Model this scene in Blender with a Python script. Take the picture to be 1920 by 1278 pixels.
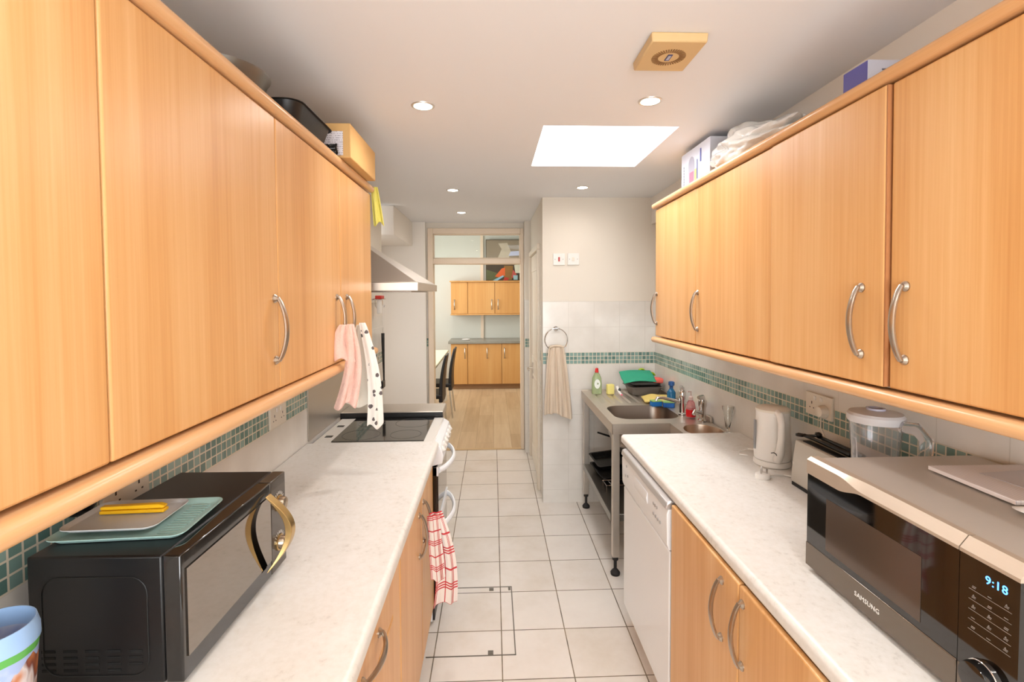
import bpy, bmesh, math, random
from mathutils import Vector, Matrix, Euler
random.seed(7)
PI = math.pi
sc = bpy.context.scene
C = sc.collection
for o in list(bpy.data.objects):
    bpy.data.objects.remove(o)

# ------------------------------------------------------------------ camera
F, YAW, PITCH, ROLL, SH = 923.8, 0.038742, 0.035004, -0.004522, -56.44
def cam_rot(yaw, pitch, roll):
    cy, sy, cp, sp = math.cos(yaw), math.sin(yaw), math.cos(pitch), math.sin(pitch)
    r = Vector((cy, -sy, 0)); f = Vector((sy*cp, cy*cp, -sp)); u = r.cross(f)
    cr, sr = math.cos(roll), math.sin(roll)
    return cr*r + sr*u, -sr*r + cr*u, f
r_, u_, f_ = cam_rot(YAW, PITCH, ROLL)
cd = bpy.data.cameras.new('camera')
cam = bpy.data.objects.new('camera', cd); C.objects.link(cam)
m3 = Matrix((r_, u_, -f_)).transposed()
cam.matrix_world = Matrix.Translation((0, 0, 1.6)) @ m3.to_4x4()
cd.sensor_width = 36; cd.lens = 36*F/1920
cd.shift_y = SH/1920; cd.clip_start = 0.02; cd.clip_end = 100
sc.camera = cam

# ------------------------------------------------------------------ world, big lights, exposure
w = bpy.data.worlds.new('world'); sc.world = w; w.use_nodes = True
bg = w.node_tree.nodes['Background']
bg.inputs[0].default_value = (0.93, 0.97, 1.0, 1); bg.inputs[1].default_value = 2.5
sc.view_settings.view_transform = 'Standard'; sc.view_settings.look = 'None'
sc.view_settings.gamma = 1.0; sc.view_settings.use_curve_mapping = False
sc.view_settings.exposure = 0.46

def area(name, loc, rot, sx, sy, power, col=(1, 1, 1)):
    l = bpy.data.lights.new(name, 'AREA'); l.shape = 'RECTANGLE'; l.size = sx; l.size_y = sy
    l.energy = power; l.color = col
    o = bpy.data.objects.new(name, l); C.objects.link(o)
    o.location = loc; o.rotation_euler = rot
    return o
# skylight daylight, plus fill lights added at made-up back and dining room windows
area('added_back_fill', (0.15, -1.70, 1.40), (PI/2+0.45, 0, 0), 1.6, 1.3, 50, (0.97, 0.98, 1.0))  # added fill behind the camera, tilted up to brighten the ceiling
area('skylight_daylight', (0.52, 2.46, 2.50), (0, 0, 0), 0.56, 0.62, 8, (0.92, 0.96, 1.0))
area('added_dining_fill', (-2.1, 6.9, 1.6), (0, -PI/2, 0), 1.2, 1.8, 38, (1.0, 1.0, 0.98))  # added fill for the dining room

# ------------------------------------------------------------------ materials
def lin(c):
    return tuple(((x/255)/12.92 if x/255 <= 0.04045 else ((x/255+0.055)/1.055)**2.4) for x in c)
MATS = {}
def mat(name, col, rough=0.5, metal=0.0, spec=0.5, bump=0.0, bscale=60, trans=0.0, emit=0, coat=0.0, var=0.0, vscale=8, ior=1.45, alpha=1):
    if name in MATS: return MATS[name]
    m = bpy.data.materials.new(name); m.use_nodes = True
    nt = m.node_tree; b = nt.nodes['Principled BSDF']
    c = lin(col) if max(col) > 1.001 else col
    b.inputs['Base Color'].default_value = (*c, 1); b.inputs['Roughness'].default_value = rough
    b.inputs['Metallic'].default_value = metal; b.inputs['Specular IOR Level'].default_value = spec
    b.inputs['Transmission Weight'].default_value = trans; b.inputs['IOR'].default_value = ior
    b.inputs['Coat Weight'].default_value = coat; b.inputs['Alpha'].default_value = alpha
    if emit:
        b.inputs['Emission Color'].default_value = (*c, 1); b.inputs['Emission Strength'].default_value = emit
    tc = nt.nodes.new('ShaderNodeTexCoord')
    if bump:
        n = nt.nodes.new('ShaderNodeTexNoise'); n.inputs['Scale'].default_value = bscale
        n.inputs['Detail'].default_value = 4
        bu = nt.nodes.new('ShaderNodeBump'); bu.inputs['Strength'].default_value = bump; bu.inputs['Distance'].default_value = 0.004
        nt.links.new(tc.outputs['Object'], n.inputs['Vector']); nt.links.new(n.outputs['Fac'], bu.inputs['Height'])
        nt.links.new(bu.outputs['Normal'], b.inputs['Normal'])
    if var:
        n = nt.nodes.new('ShaderNodeTexNoise'); n.inputs['Scale'].default_value = vscale; n.inputs['Detail'].default_value = 6
        mx = nt.nodes.new('ShaderNodeMix'); mx.data_type = 'RGBA'
        mx.inputs[6].default_value = (*[x*(1-var) for x in c], 1); mx.inputs[7].default_value = (*[min(1, x*(1+var)) for x in c], 1)
        nt.links.new(tc.outputs['Object'], n.inputs['Vector']); nt.links.new(n.outputs['Fac'], mx.inputs[0])
        nt.links.new(mx.outputs[2], b.inputs['Base Color'])
    MATS[name] = m
    return m

class NG:
    """tiny node graph helper"""
    def __init__(s, name):
        s.m = bpy.data.materials.new(name); s.m.use_nodes = True
        s.nt = s.m.node_tree; s.b = s.nt.nodes['Principled BSDF']
    def n(s, t, **k):
        x = s.nt.nodes.new(t)
        for a, v in k.items(): setattr(x, a, v)
        return x
    def put(s, inp, v):
        if isinstance(v, bpy.types.NodeSocket): s.nt.links.new(v, inp)
        else: inp.default_value = v
    def math(s, op, a, b=0.0, c=0.0):
        x = s.n('ShaderNodeMath', operation=op)
        s.put(x.inputs[0], a); s.put(x.inputs[1], b); s.put(x.inputs[2], c)
        return x.outputs[0]
    def mix(s, f, a, b):
        x = s.n('ShaderNodeMix', data_type='RGBA')
        s.put(x.inputs[0], f); s.put(x.inputs[6], a if not isinstance(a, tuple) else (*a, 1)); s.put(x.inputs[7], b if not isinstance(b, tuple) else (*b, 1))
        return x.outputs[2]
    def noise(s, vec, scale, detail=3, rough=0.5):
        x = s.n('ShaderNodeTexNoise'); x.inputs['Scale'].default_value = scale
        x.inputs['Detail'].default_value = detail; x.inputs['Roughness'].default_value = rough
        s.put(x.inputs['Vector'], vec)
        return x.outputs['Fac']
    def ramp(s, f, stops):
        x = s.n('ShaderNodeValToRGB'); s.put(x.inputs[0], f)
        e = x.color_ramp.elements
        while len(e) < len(stops): e.new(0.5)
        for i, (p, c) in enumerate(stops):
            e[i].position = p; e[i].color = (*c, 1) if len(c) == 3 else c
        return x.outputs[0]
    def coord(s, kind='Object', scale=(1, 1, 1), loc=(0, 0, 0), rot=(0, 0, 0)):
        tc = s.n('ShaderNodeTexCoord'); mp = s.n('ShaderNodeMapping')
        mp.inputs['Scale'].default_value = scale; mp.inputs['Location'].default_value = loc; mp.inputs['Rotation'].default_value = rot
        s.nt.links.new(tc.outputs[kind], mp.inputs['Vector'])
        return mp.outputs['Vector']
    def xyz(s, v):
        x = s.n('ShaderNodeSeparateXYZ'); s.put(x.inputs[0], v); return x.outputs
    def bump(s, h, st=0.3, d=0.002):
        x = s.n('ShaderNodeBump'); x.inputs['Strength'].default_value = st; x.inputs['Distance'].default_value = d
        s.put(x.inputs['Height'], h); s.nt.links.new(x.outputs[0], s.b.inputs['Normal'])

def wood(name, axis='z', base=(217, 162, 102), dark=(195, 134, 74), light=(232, 187, 133), rough=0.33, plank=None):
    g = NG(name)
    sc_ = {'z': (14, 14, 0.55), 'y': (14, 0.55, 14), 'x': (0.55, 14, 14)}[axis]
    info = g.n('ShaderNodeObjectInfo')
    tc = g.n('ShaderNodeTexCoord'); add = g.n('ShaderNodeVectorMath', operation='ADD')
    sx = g.n('ShaderNodeVectorMath', operation='SCALE'); g.put(sx.inputs[0], info.outputs['Location']); sx.inputs['Scale'].default_value = 3.7
    g.put(add.inputs[0], tc.outputs['Object']); g.put(add.inputs[1], sx.outputs[0])
    mp = g.n('ShaderNodeMapping'); mp.inputs['Scale'].default_value = sc_; g.put(mp.inputs['Vector'], add.outputs[0])
    v = mp.outputs[0]
    n1 = g.noise(v, 1.1, 5, 0.6)
    mp2 = g.n('ShaderNodeMapping'); mp2.inputs['Scale'].default_value = tuple(a*5 if a > 1 else a*1.5 for a in sc_); g.put(mp2.inputs['Vector'], add.outputs[0])
    n2 = g.noise(mp2.outputs[0], 1.6, 4, 0.7)
    mp3 = g.n('ShaderNodeMapping'); mp3.inputs['Scale'].default_value = tuple(a*0.22 if a > 1 else a*0.6 for a in sc_); g.put(mp3.inputs['Vector'], add.outputs[0])
    n3 = g.noise(mp3.outputs[0], 1.2, 2, 0.5)
    f = g.math('ADD', g.math('MULTIPLY', n1, 0.42), g.math('MULTIPLY', n2, 0.30)); f = g.math('ADD', f, g.math('MULTIPLY', n3, 0.35))
    c = g.ramp(f, [(0.33, lin(dark)), (0.52, lin(base)), (0.72, lin(light))])
    g.put(g.b.inputs['Base Color'], c); g.b.inputs['Roughness'].default_value = rough
    g.b.inputs['Specular IOR Level'].default_value = 0.35
    g.bump(n2, 0.04, 0.001)
    return g.m

def walltile(name, axis, u0, slope=0.0, y0=0.0, z_top=1.539, paint=(226, 217, 203), z_off=0.0):
    """ceramic wall tiles with a three-row glass mosaic band; painted plaster above"""
    g = NG(name)
    tc = g.n('ShaderNodeTexCoord'); s = g.xyz(tc.outputs['Object'])
    u = s[{'x': 0, 'y': 1}[axis]]; z = s[2]
    z = g.math('ADD', z, g.math('MULTIPLY', g.math('SUBTRACT', s[1], y0), slope))
    T = 0.1955
    uu = g.math('DIVIDE', g.math('SUBTRACT', u, u0), T)
    fu = g.math('FRACT', g.math('ADD', uu, 100))
    # rows above the band start at 1.15, rows below end at 1.06
    up = g.math('FRACT', g.math('ADD', g.math('DIVIDE', g.math('SUBTRACT', z, 1.152), 0.1925), 50))
    dn = g.math('FRACT', g.math('ADD', g.math('DIVIDE', g.math('SUBTRACT', z, 1.062), 0.1925), 50))
    above = g.math('GREATER_THAN', z, 1.152); below = g.math('LESS_THAN', z, 1.062)
    band = g.math('SUBTRACT', 1.0, g.math('ADD', above, below))
    fv = g.math('ADD', g.math('MULTIPLY', up, above), g.math('MULTIPLY', dn, g.math('SUBTRACT', 1.0, above)))
    du = g.math('MINIMUM', fu, g.math('SUBTRACT', 1.0, fu)); dv = g.math('MINIMUM', fv, g.math('SUBTRACT', 1.0, fv))
    gr = g.math('LESS_THAN', g.math('MINIMUM', du, dv), 0.0085)
    # mosaic
    P = 0.0293
    mu = g.math('DIVIDE', g.math('SUBTRACT', u, u0), P); mv = g.math('DIVIDE', g.math('SUBTRACT', z, 1.0635), P)
    fmu = g.math('FRACT', g.math('ADD', mu, 300)); fmv = g.math('FRACT', g.math('ADD', mv, 300))
    dm = g.math('MINIMUM', g.math('MINIMUM', fmu, g.math('SUBTRACT', 1.0, fmu)), g.math('MINIMUM', fmv, g.math('SUBTRACT', 1.0, fmv)))
    mg = g.math('LESS_THAN', dm, 0.075)
    cb = g.n('ShaderNodeCombineXYZ'); g.put(cb.inputs[0], g.math('FLOOR', mu)); g.put(cb.inputs[1], g.math('FLOOR', mv))
    wn = g.n('ShaderNodeTexWhiteNoise'); g.put(wn.inputs['Vector'], cb.outputs[0])
    mc = g.ramp(wn.outputs['Value'], [(0.0, lin((92, 124, 118))), (0.5, lin((122, 152, 144))), (1.0, lin((150, 176, 168)))])
    mos = g.mix(mg, mc, lin((222, 212, 192)))
    nz = g.noise(tc.outputs['Object'], 7, 4)
    tile = g.ramp(nz, [(0.3, lin((219, 213, 204))), (0.7, lin((229, 224, 216)))])
    tl = g.mix(gr, tile, lin((207, 201, 191)))
    c = g.mix(band, tl, mos)
    paintm = g.math('GREATER_THAN', z, z_top)
    c = g.mix(paintm, c, lin(paint))
    g.put(g.b.inputs['Base Color'], c)
    r = g.math('ADD', 0.16, g.math('MULTIPLY', paintm, 0.5)); r = g.math('ADD', r, g.math('MULTIPLY', gr, 0.3))
    g.put(g.b.inputs['Roughness'], r)
    h = g.math('SUBTRACT', 1.0, g.math('MULTIPLY', g.math('SUBTRACT', 1.0, paintm), g.math('ADD', g.math('MULTIPLY', gr, g.math('SUBTRACT', 1.0, band)), g.math('MULTIPLY', mg, band))))
    g.bump(g.math('ADD', h, g.math('MULTIPLY', nz, 0.15)), 0.35, 0.0015)
    return g.m

def floortile():
    g = NG('floor_tile')
    tc = g.n('ShaderNodeTexCoord'); s = g.xyz(tc.outputs['Object']); T = 0.3011
    u = g.math('DIVIDE', g.math('ADD', s[0], 0.2697), T); v = g.math('DIVIDE', g.math('SUBTRACT', s[1], 1.988), T)
    fu = g.math('FRACT', g.math('ADD', u, 100)); fv = g.math('FRACT', g.math('ADD', v, 100))
    du = g.math('MINIMUM', fu, g.math('SUBTRACT', 1.0, fu)); dv = g.math('MINIMUM', fv, g.math('SUBTRACT', 1.0, fv))
    gr = g.math('LESS_THAN', g.math('MINIMUM', du, dv), 0.0085)
    cb = g.n('ShaderNodeCombineXYZ'); g.put(cb.inputs[0], g.math('FLOOR', u)); g.put(cb.inputs[1], g.math('FLOOR', v))
    wn = g.n('ShaderNodeTexWhiteNoise'); g.put(wn.inputs['Vector'], cb.outputs[0])
    n1 = g.noise(tc.outputs['Object'], 3.5, 5, 0.6); n2 = g.noise(tc.outputs['Object'], 30, 3)
    f = g.math('ADD', g.math('MULTIPLY', n1, 0.7), g.math('MULTIPLY', wn.outputs['Value'], 0.2)); f = g.math('ADD', f, g.math('MULTIPLY', n2, 0.12))
    c = g.ramp(f, [(0.3, lin((206, 195, 181))), (0.55, lin((219, 211, 202))), (0.8, lin((226, 219, 210)))])
    gn = g.noise(tc.outputs['Object'], 9, 3)
    gc = g.ramp(gn, [(0.35, lin((92, 84, 72))), (0.65, lin((142, 126, 102)))])
    c = g.mix(gr, c, gc)
    g.put(g.b.inputs['Base Color'], c)
    g.put(g.b.inputs['Roughness'], g.math('ADD', 0.28, g.math('MULTIPLY', gr, 0.5)))
    g.bump(g.math('ADD', g.math('SUBTRACT', 1.0, gr), g.math('MULTIPLY', n2, 0.1)), 0.4, 0.0015)
    return g.m

def worktopmat():
    g = NG('worktop_laminate')
    tc = g.n('ShaderNodeTexCoord')
    n1 = g.noise(tc.outputs['Object'], 9, 6, 0.65); n2 = g.noise(tc.outputs['Object'], 55, 4, 0.7); n3 = g.noise(tc.outputs['Object'], 1.7, 2)
    f = g.math('ADD', g.math('MULTIPLY', n1, 0.4), g.math('MULTIPLY', n2, 0.6))
    c = g.ramp(f, [(0.32, lin((204, 199, 191))), (0.44, lin((226, 222, 215))), (0.6, lin((232, 229, 224)))])
    st = g.ramp(n3, [(0.55, (0, 0, 0)), (0.8, (1, 1, 1))])
    c = g.mix(g.math('MULTIPLY', st, 0.25), c, lin((196, 168, 130)))
    g.put(g.b.inputs['Base Color'], c); g.b.inputs['Roughness'].default_value = 0.3
    g.bump(n2, 0.05, 0.001)
    return g.m

def brushed(name, col, rough=0.32, axis=(2, 80, 80), metal=1.0):
    g = NG(name); v = g.coord('Object', axis)
    n = g.noise(v, 2.0, 4, 0.6)
    c = lin(col)
    g.put(g.b.inputs['Base Color'], g.mix(n, tuple(x*0.95 for x in c), tuple(min(1, x*1.04) for x in c)))
    g.b.inputs['Metallic'].default_value = metal
    g.put(g.b.inputs['Roughness'], g.math('ADD', rough-0.08, g.math('MULTIPLY', n, 0.12)))
    return g.m

WOOD = wood('beech_vertical'); WOODY = wood('beech_horizontal', 'y', (220, 168, 116), (204, 150, 98), (230, 186, 140), 0.25)
WOODX = wood('beech_far', 'x'); WOODD = wood('beech_door_edge', 'z', (176, 118, 74), (156, 100, 62), (190, 132, 88), 0.45)
FWOOD = None
WORK = worktopmat()
CARC = mat('cabinet_carcass', (206, 158, 108), 0.5, var=0.05)
STEEL = brushed('brushed_steel', (206, 198, 188), 0.4, metal=0.9)
STEELY = brushed('brushed_steel_long', (208, 198, 186), 0.4, (60, 3, 60), 0.9)
STEELD = brushed('sink_bowl_steel', (150, 138, 128), 0.36, (60, 60, 3))
CHROME = mat('chrome', (214, 212, 210), 0.12, 1.0)
NICKEL = mat('satin_nickel', (184, 174, 162), 0.28, 1.0, bump=0.02)
WHITE = mat('white_plastic', (232, 228, 222), 0.35, var=0.02)
CREAM = mat('cream_plastic', (228, 220, 206), 0.35, var=0.02)
APPL = mat('appliance_white', (240, 241, 243), 0.22, coat=0.3, var=0.015, vscale=3)
BLACK = mat('black_plastic', (16, 15, 15), 0.32, var=0.1)
BLACKG = mat('black_gloss', (9, 8, 8), 0.06, spec=0.6, coat=0.5, bump=0.004, bscale=4)
BLACKM = mat('black_enamel', (30, 28, 28), 0.38, bump=0.05)
GREYR = mat('dark_rubber', (40, 38, 38), 0.7, var=0.1)
PAINTC = mat('ceiling_paint', (236, 236, 238), 0.75, bump=0.05, bscale=25)
PAINTW = mat('wall_paint', (240, 233, 224), 0.7, bump=0.06, bscale=20)
PAINTG = mat('dining_wall_paint', (208, 208, 198), 0.7, bump=0.04, bscale=20)
GLOSSP = mat('cream_gloss_paint', (228, 208, 184), 0.35, bump=0.08, bscale=12)
DOORP = mat('white_gloss_paint', (228, 216, 198), 0.35, bump=0.06, bscale=12)
GLASS = mat('clear_glass', (0.97, 0.99, 0.98), 0.01, trans=1.0, ior=1.45)
PANE = mat('pane_glass', (0.93, 0.96, 0.94), 0.01, trans=1.0, ior=1.25)
CLEARP = mat('clear_plastic', (0.95, 0.95, 0.98), 0.06, trans=0.95, ior=1.25, coat=0.3)
GLOW = mat('lamp_glow', (1.0, 0.93, 0.82), emit=16)
SKYP = mat('skylight_diffuser', (1.0, 1.0, 1.0), emit=4)

# ------------------------------------------------------------------ mesh builder
class MB:
    def __init__(s): s.v = []; s.f = []; s.mi = []; s.m = 0
    def add(s, vs, fs, M=None):
        b = len(s.v)
        for p in vs:
            p = Vector(p); s.v.append(M @ p if M else p)
        for f in fs: s.f.append([b+i for i in f]); s.mi.append(s.m)
        return s
    def box(s, x0, x1, y0, y1, z0, z1, M=None):
        vs = [(x, y, z) for x in (x0, x1) for y in (y0, y1) for z in (z0, z1)]
        return s.add(vs, [(0, 1, 3, 2), (4, 6, 7, 5), (0, 4, 5, 1), (2, 3, 7, 6), (0, 2, 6, 4), (1, 5, 7, 3)], M)
    def prism(s, poly, axis, a, b, M=None):
        n = len(poly); vs = []
        for t in (a, b):
            for p, q in poly:
                vs.append({'x': (t, p, q), 'y': (p, t, q), 'z': (p, q, t)}[axis])
        return s.add(vs, [tuple(range(n))[::-1], tuple(range(n, 2*n))] + [(i, (i+1) % n, n+(i+1) % n, n+i) for i in range(n)], M)
    def lathe(s, prof, c=(0, 0, 0), n=28, axis='z', M=None, sx=1, sy=1):
        vs = []; fs = []
        for r, z in prof:
            for i in range(n):
                a = 2*PI*i/n; x, y = r*math.cos(a)*sx, r*math.sin(a)*sy
                p = {'z': (x, y, z), 'x': (z, x, y), 'y': (x, z, y)}[axis]
                vs.append((p[0]+c[0], p[1]+c[1], p[2]+c[2]))
        for j in range(len(prof)-1):
            for i in range(n):
                k = (i+1) % n; fs.append((j*n+i, j*n+k, (j+1)*n+k, (j+1)*n+i))
        if prof[0][0] > 1e-6: fs.append(tuple(range(n))[::-1])
        if prof[-1][0] > 1e-6: fs.append(tuple((len(prof)-1)*n+i for i in range(n)))
        return s.add(vs, fs, M)
    def open_lathe(s, prof, c=(0, 0, 0), n=28, M=None, sx=1, sy=1):
        """a profile that returns to its own start: hollow vessel (closed loop)"""
        vs = []; fs = []; L = len(prof)
        for r, z in prof:
            for i in range(n):
                a = 2*PI*i/n; vs.append((c[0]+r*math.cos(a)*sx, c[1]+r*math.sin(a)*sy, c[2]+z))
        for j in range(L-1):
            for i in range(n):
                k = (i+1) % n; fs.append((j*n+i, j*n+k, (j+1)*n+k, (j+1)*n+i))
        return s.add(vs, fs, M)
    def tube(s, pts, r, n=10, M=None, flat=1.0, up=None, caps=True):
        pts = [Vector(p) for p in pts]; rs = r if isinstance(r, (list, tuple)) else [r]*len(pts)
        vs = []; fs = []
        t0 = (pts[1]-pts[0]).normalized()
        u = Vector(up) if up else (Vector((0, 0, 1)) if abs(t0.z) < 0.9 else Vector((1, 0, 0)))
        for i, p in enumerate(pts):
            t = (pts[min(i+1, len(pts)-1)]-pts[max(i-1, 0)]).normalized()
            a = t.cross(u)
            if a.length < 1e-4: a = t.cross(Vector((0.3, 0.9, 0.2)))
            a.normalize(); b = a.cross(t).normalized(); u = b if not up else u
            for k in range(n):
                an = 2*PI*k/n; vs.append(p + a*math.cos(an)*rs[i] + b*math.sin(an)*rs[i]*flat)
        for j in range(len(pts)-1):
            for k in range(n):
                q = (k+1) % n; fs.append((j*n+k, j*n+q, (j+1)*n+q, (j+1)*n+k))
        if caps: fs.append(tuple(range(n))[::-1]); fs.append(tuple((len(pts)-1)*n+k for k in range(n)))
        return s.add(vs, fs, M)
    def cyl(s, p0, p1, r, n=16, M=None): return s.tube([p0, p1], r, n, M)
    def grid(s, fn, nu, nv, M=None):
        vs = [fn(i/nu, j/nv) for j in range(nv+1) for i in range(nu+1)]
        fs = [(j*(nu+1)+i, j*(nu+1)+i+1, (j+1)*(nu+1)+i+1, (j+1)*(nu+1)+i) for j in range(nv) for i in range(nu)]
        return s.add(vs, fs, M)
    def ball(s, c, r, n=14, sx=1, sy=1, sz=1, M=None):
        k = n//2
        prof = [(r*math.sin(PI*i/k) if 0 < i < k else 1e-7, -r*math.cos(PI*i/k)*sz) for i in range(k+1)]
        return s.lathe(prof, c, n, 'z', M, sx, sy)
    def tray(s, x0, x1, y0, y1, z0, z1, t=0.003, rc=0.02, slope=0.0, lip=0.0, M=None):
        """open rectangular vessel with rounded corners, sloping walls and a rim lip"""
        def loop(ins, z):
            X0, X1, Y0, Y1 = x0+ins, x1-ins, y0+ins, y1-ins
            r = max(0.002, rc-ins*0.3); out = []
            for cx, cy, a0 in ((X1-r, Y1-r, 0), (X0+r, Y1-r, PI/2), (X0+r, Y0+r, PI), (X1-r, Y0+r, 1.5*PI)):
                for k in range(6):
                    a = a0+PI/2*k/5; out.append((cx+r*math.cos(a), cy+r*math.sin(a), z))
            return out
        loops = [loop(-lip, z1), loop(0, z1), loop(slope, z0+t*2), loop(slope+t*2, z0)]
        inn = [loop(slope+t*3, z0+t), loop(slope+t, z0+t*3), loop(t, z1+0.0005), loop(-lip, z1+0.0015)]
        L = loops[::-1][::1]
        seq = loops[::-1] if False else [loops[3], loops[2], loops[1], loops[0], inn[3], inn[2], inn[1], inn[0]]
        vs = [p for l in seq for p in l]; n = 24; fs = [tuple(range(n))[::-1]]
        for j in range(len(seq)-1):
            for i in range(n):
                k = (i+1) % n; fs.append((j*n+i, j*n+k, (j+1)*n+k, (j+1)*n+i))
        fs.append(tuple((len(seq)-1)*n+i for i in range(n)))
        return s.add(vs, fs, M)
    def build(s, name, m, parent=None, bev=0, seg=2, smooth=35, solid=0, sub=0):
        me = bpy.data.meshes.new(name); me.from_pydata([tuple(v) for v in s.v], [], s.f); me.update()
        bm = bmesh.new(); bm.from_mesh(me); bmesh.ops.recalc_face_normals(bm, faces=bm.faces); bm.to_mesh(me); bm.free()
        ms = m if isinstance(m, (list, tuple)) else [m]
        for q in ms: me.materials.append(q)
        if len(ms) > 1:
            for p, i in zip(me.polygons, s.mi): p.material_index = i
        me.shade_smooth(); me.set_sharp_from_angle(angle=math.radians(smooth))
        o = bpy.data.objects.new(name, me); C.objects.link(o)
        if parent: o.parent = parent
        if solid: q = o.modifiers.new('s', 'SOLIDIFY'); q.thickness = solid; q.offset = 0
        if sub: q = o.modifiers.new('u', 'SUBSURF'); q.levels = sub; q.render_levels = sub
        if bev:
            q = o.modifiers.new('b', 'BEVEL'); q.width = bev; q.segments = seg; q.limit_method = 'ANGLE'; q.angle_limit = math.radians(40)
        return o

def tag(o, label, cat, group=None):
    o['label'] = label; o['category'] = cat
    if group: o['group'] = group
    return o
def thing(name, label, cat, loc=(0, 0, 0), rot=(0, 0, 0), group=None):
    o = bpy.data.objects.new(name, None); C.objects.link(o); o.empty_display_size = 0.05
    o.location = loc; o.rotation_euler = rot
    return tag(o, label, cat, group)
def struct(o): o['kind'] = 'structure'; return o
def kids(o): return [c for c in bpy.data.objects if c.parent == o]
def copy_tree(o, parent=None):
    c = o.copy(); C.objects.link(c); c.parent = parent
    for ch in kids(o): copy_tree(ch, c)
    return c
def text_mb(txt, size, M, depth=0.0006, align='CENTER', spacing=1.0):
    cu = bpy.data.curves.new('t', 'FONT'); cu.body = txt; cu.size = size; cu.extrude = depth/2
    cu.align_x = align; cu.align_y = 'CENTER'; cu.space_character = spacing; cu.resolution_u = 3
    o = bpy.data.objects.new('t', cu); C.objects.link(o)
    bpy.context.view_layer.update()
    me = bpy.data.meshes.new_from_object(o.evaluated_get(bpy.context.evaluated_depsgraph_get()))
    mb = MB(); mb.add([v.co.copy() for v in me.vertices], [tuple(p.vertices) for p in me.polygons], M)
    bpy.data.objects.remove(o); bpy.data.meshes.remove(me)
    return mb
def frame_M(origin, xdir, ydir):
    x = Vector(xdir).normalized(); y = Vector(ydir).normalized(); z = x.cross(y)
    return Matrix.Translation(origin) @ Matrix((x, y, z)).transposed().to_4x4()

# ================================================================== THE SETTING
HC = 2.32; XL, XR = -0.88, 1.235; YB = -1.8; YN = 3.707; YF = 5.04
MB().box(-1.3, 1.6, YB, YF-0.01, -0.06, 0).build('floor', floortile()); struct(bpy.data.objects['floor'])

def woodfloor():
    g = NG('oak_laminate')
    v = g.coord('Object', (1, 1, 1)); s = g.xyz(v)
    pl = g.math('FLOOR', g.math('DIVIDE', s[0], 0.19))
    off = g.math('MULTIPLY', pl, 0.37)
    pe = g.math('FRACT', g.math('ADD', g.math('DIVIDE', s[0], 0.19), 50)); e1 = g.math('LESS_THAN', pe, 0.012)
    yy = g.math('ADD', g.math('DIVIDE', s[1], 1.2), off); fe = g.math('LESS_THAN', g.math('FRACT', g.math('ADD', yy, 50)), 0.002)
    cb = g.n('ShaderNodeCombineXYZ'); g.put(cb.inputs[0], pl); g.put(cb.inputs[1], g.math('FLOOR', yy))
    wn = g.n('ShaderNodeTexWhiteNoise'); g.put(wn.inputs['Vector'], cb.outputs[0])
    n = g.noise(g.coord('Object', (12, 0.8, 1)), 1.5, 5, 0.6)
    f = g.math('ADD', g.math('MULTIPLY', n, 0.7), g.math('MULTIPLY', wn.outputs['Value'], 0.3))
    c = g.ramp(f, [(0.3, lin((182, 152, 116))), (0.6, lin((204, 176, 140))), (0.8, lin((214, 190, 156)))])
    c = g.mix(g.math('MAXIMUM', e1, fe), c, lin((140, 110, 78)))
    g.put(g.b.inputs['Base Color'], c); g.b.inputs['Roughness'].default_value = 0.4
    return g.m
struct(MB().box(-2.4, 1.6, YF-0.01, 9.0, -0.06, 0.002).build('floor.001', woodfloor()))
struct(MB().box(-0.62, 0.30, YF-0.03, YF+0.01, 0, 0.006).build('trim_1', mat('threshold_strip', (196, 164, 120), 0.4, var=0.05)))

# ceiling with the skylight opening and its shaft
SX0, SX1, SY0, SY1 = 0.222, 0.812, 2.135, 2.805
cm = MB()
cm.box(-1.3, SX0, YB, 5.14, HC, HC+0.3); cm.box(SX1, 1.6, YB, 5.14, HC, HC+0.3)
cm.box(SX0, SX1, YB, SY0, HC, HC+0.3); cm.box(SX0, SX1, SY1, 5.14, HC, HC+0.3)
struct(cm.build('ceiling', PAINTC))
wd = struct(MB().box(SX0+0.03, SX1-0.03, SY0+0.03, SY1-0.03, HC+0.302, HC+0.318).build('window_1', SKYP))
fr = MB()
fr.box(SX0-0.02, SX1+0.02, SY0-0.03, SY0+0.03, HC+0.301, HC+0.34); fr.box(SX0-0.02, SX1+0.02, SY1-0.03, SY1+0.03, HC+0.301, HC+0.34)
fr.box(SX0-0.03, SX0+0.03, SY0, SY1, HC+0.301, HC+0.34); fr.box(SX1-0.03, SX1+0.03, SY0, SY1, HC+0.301, HC+0.34)
fr.build('window_frame', WHITE, wd)
for o in bpy.data.objects:
    if o.name == 'window_1': pass

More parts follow.
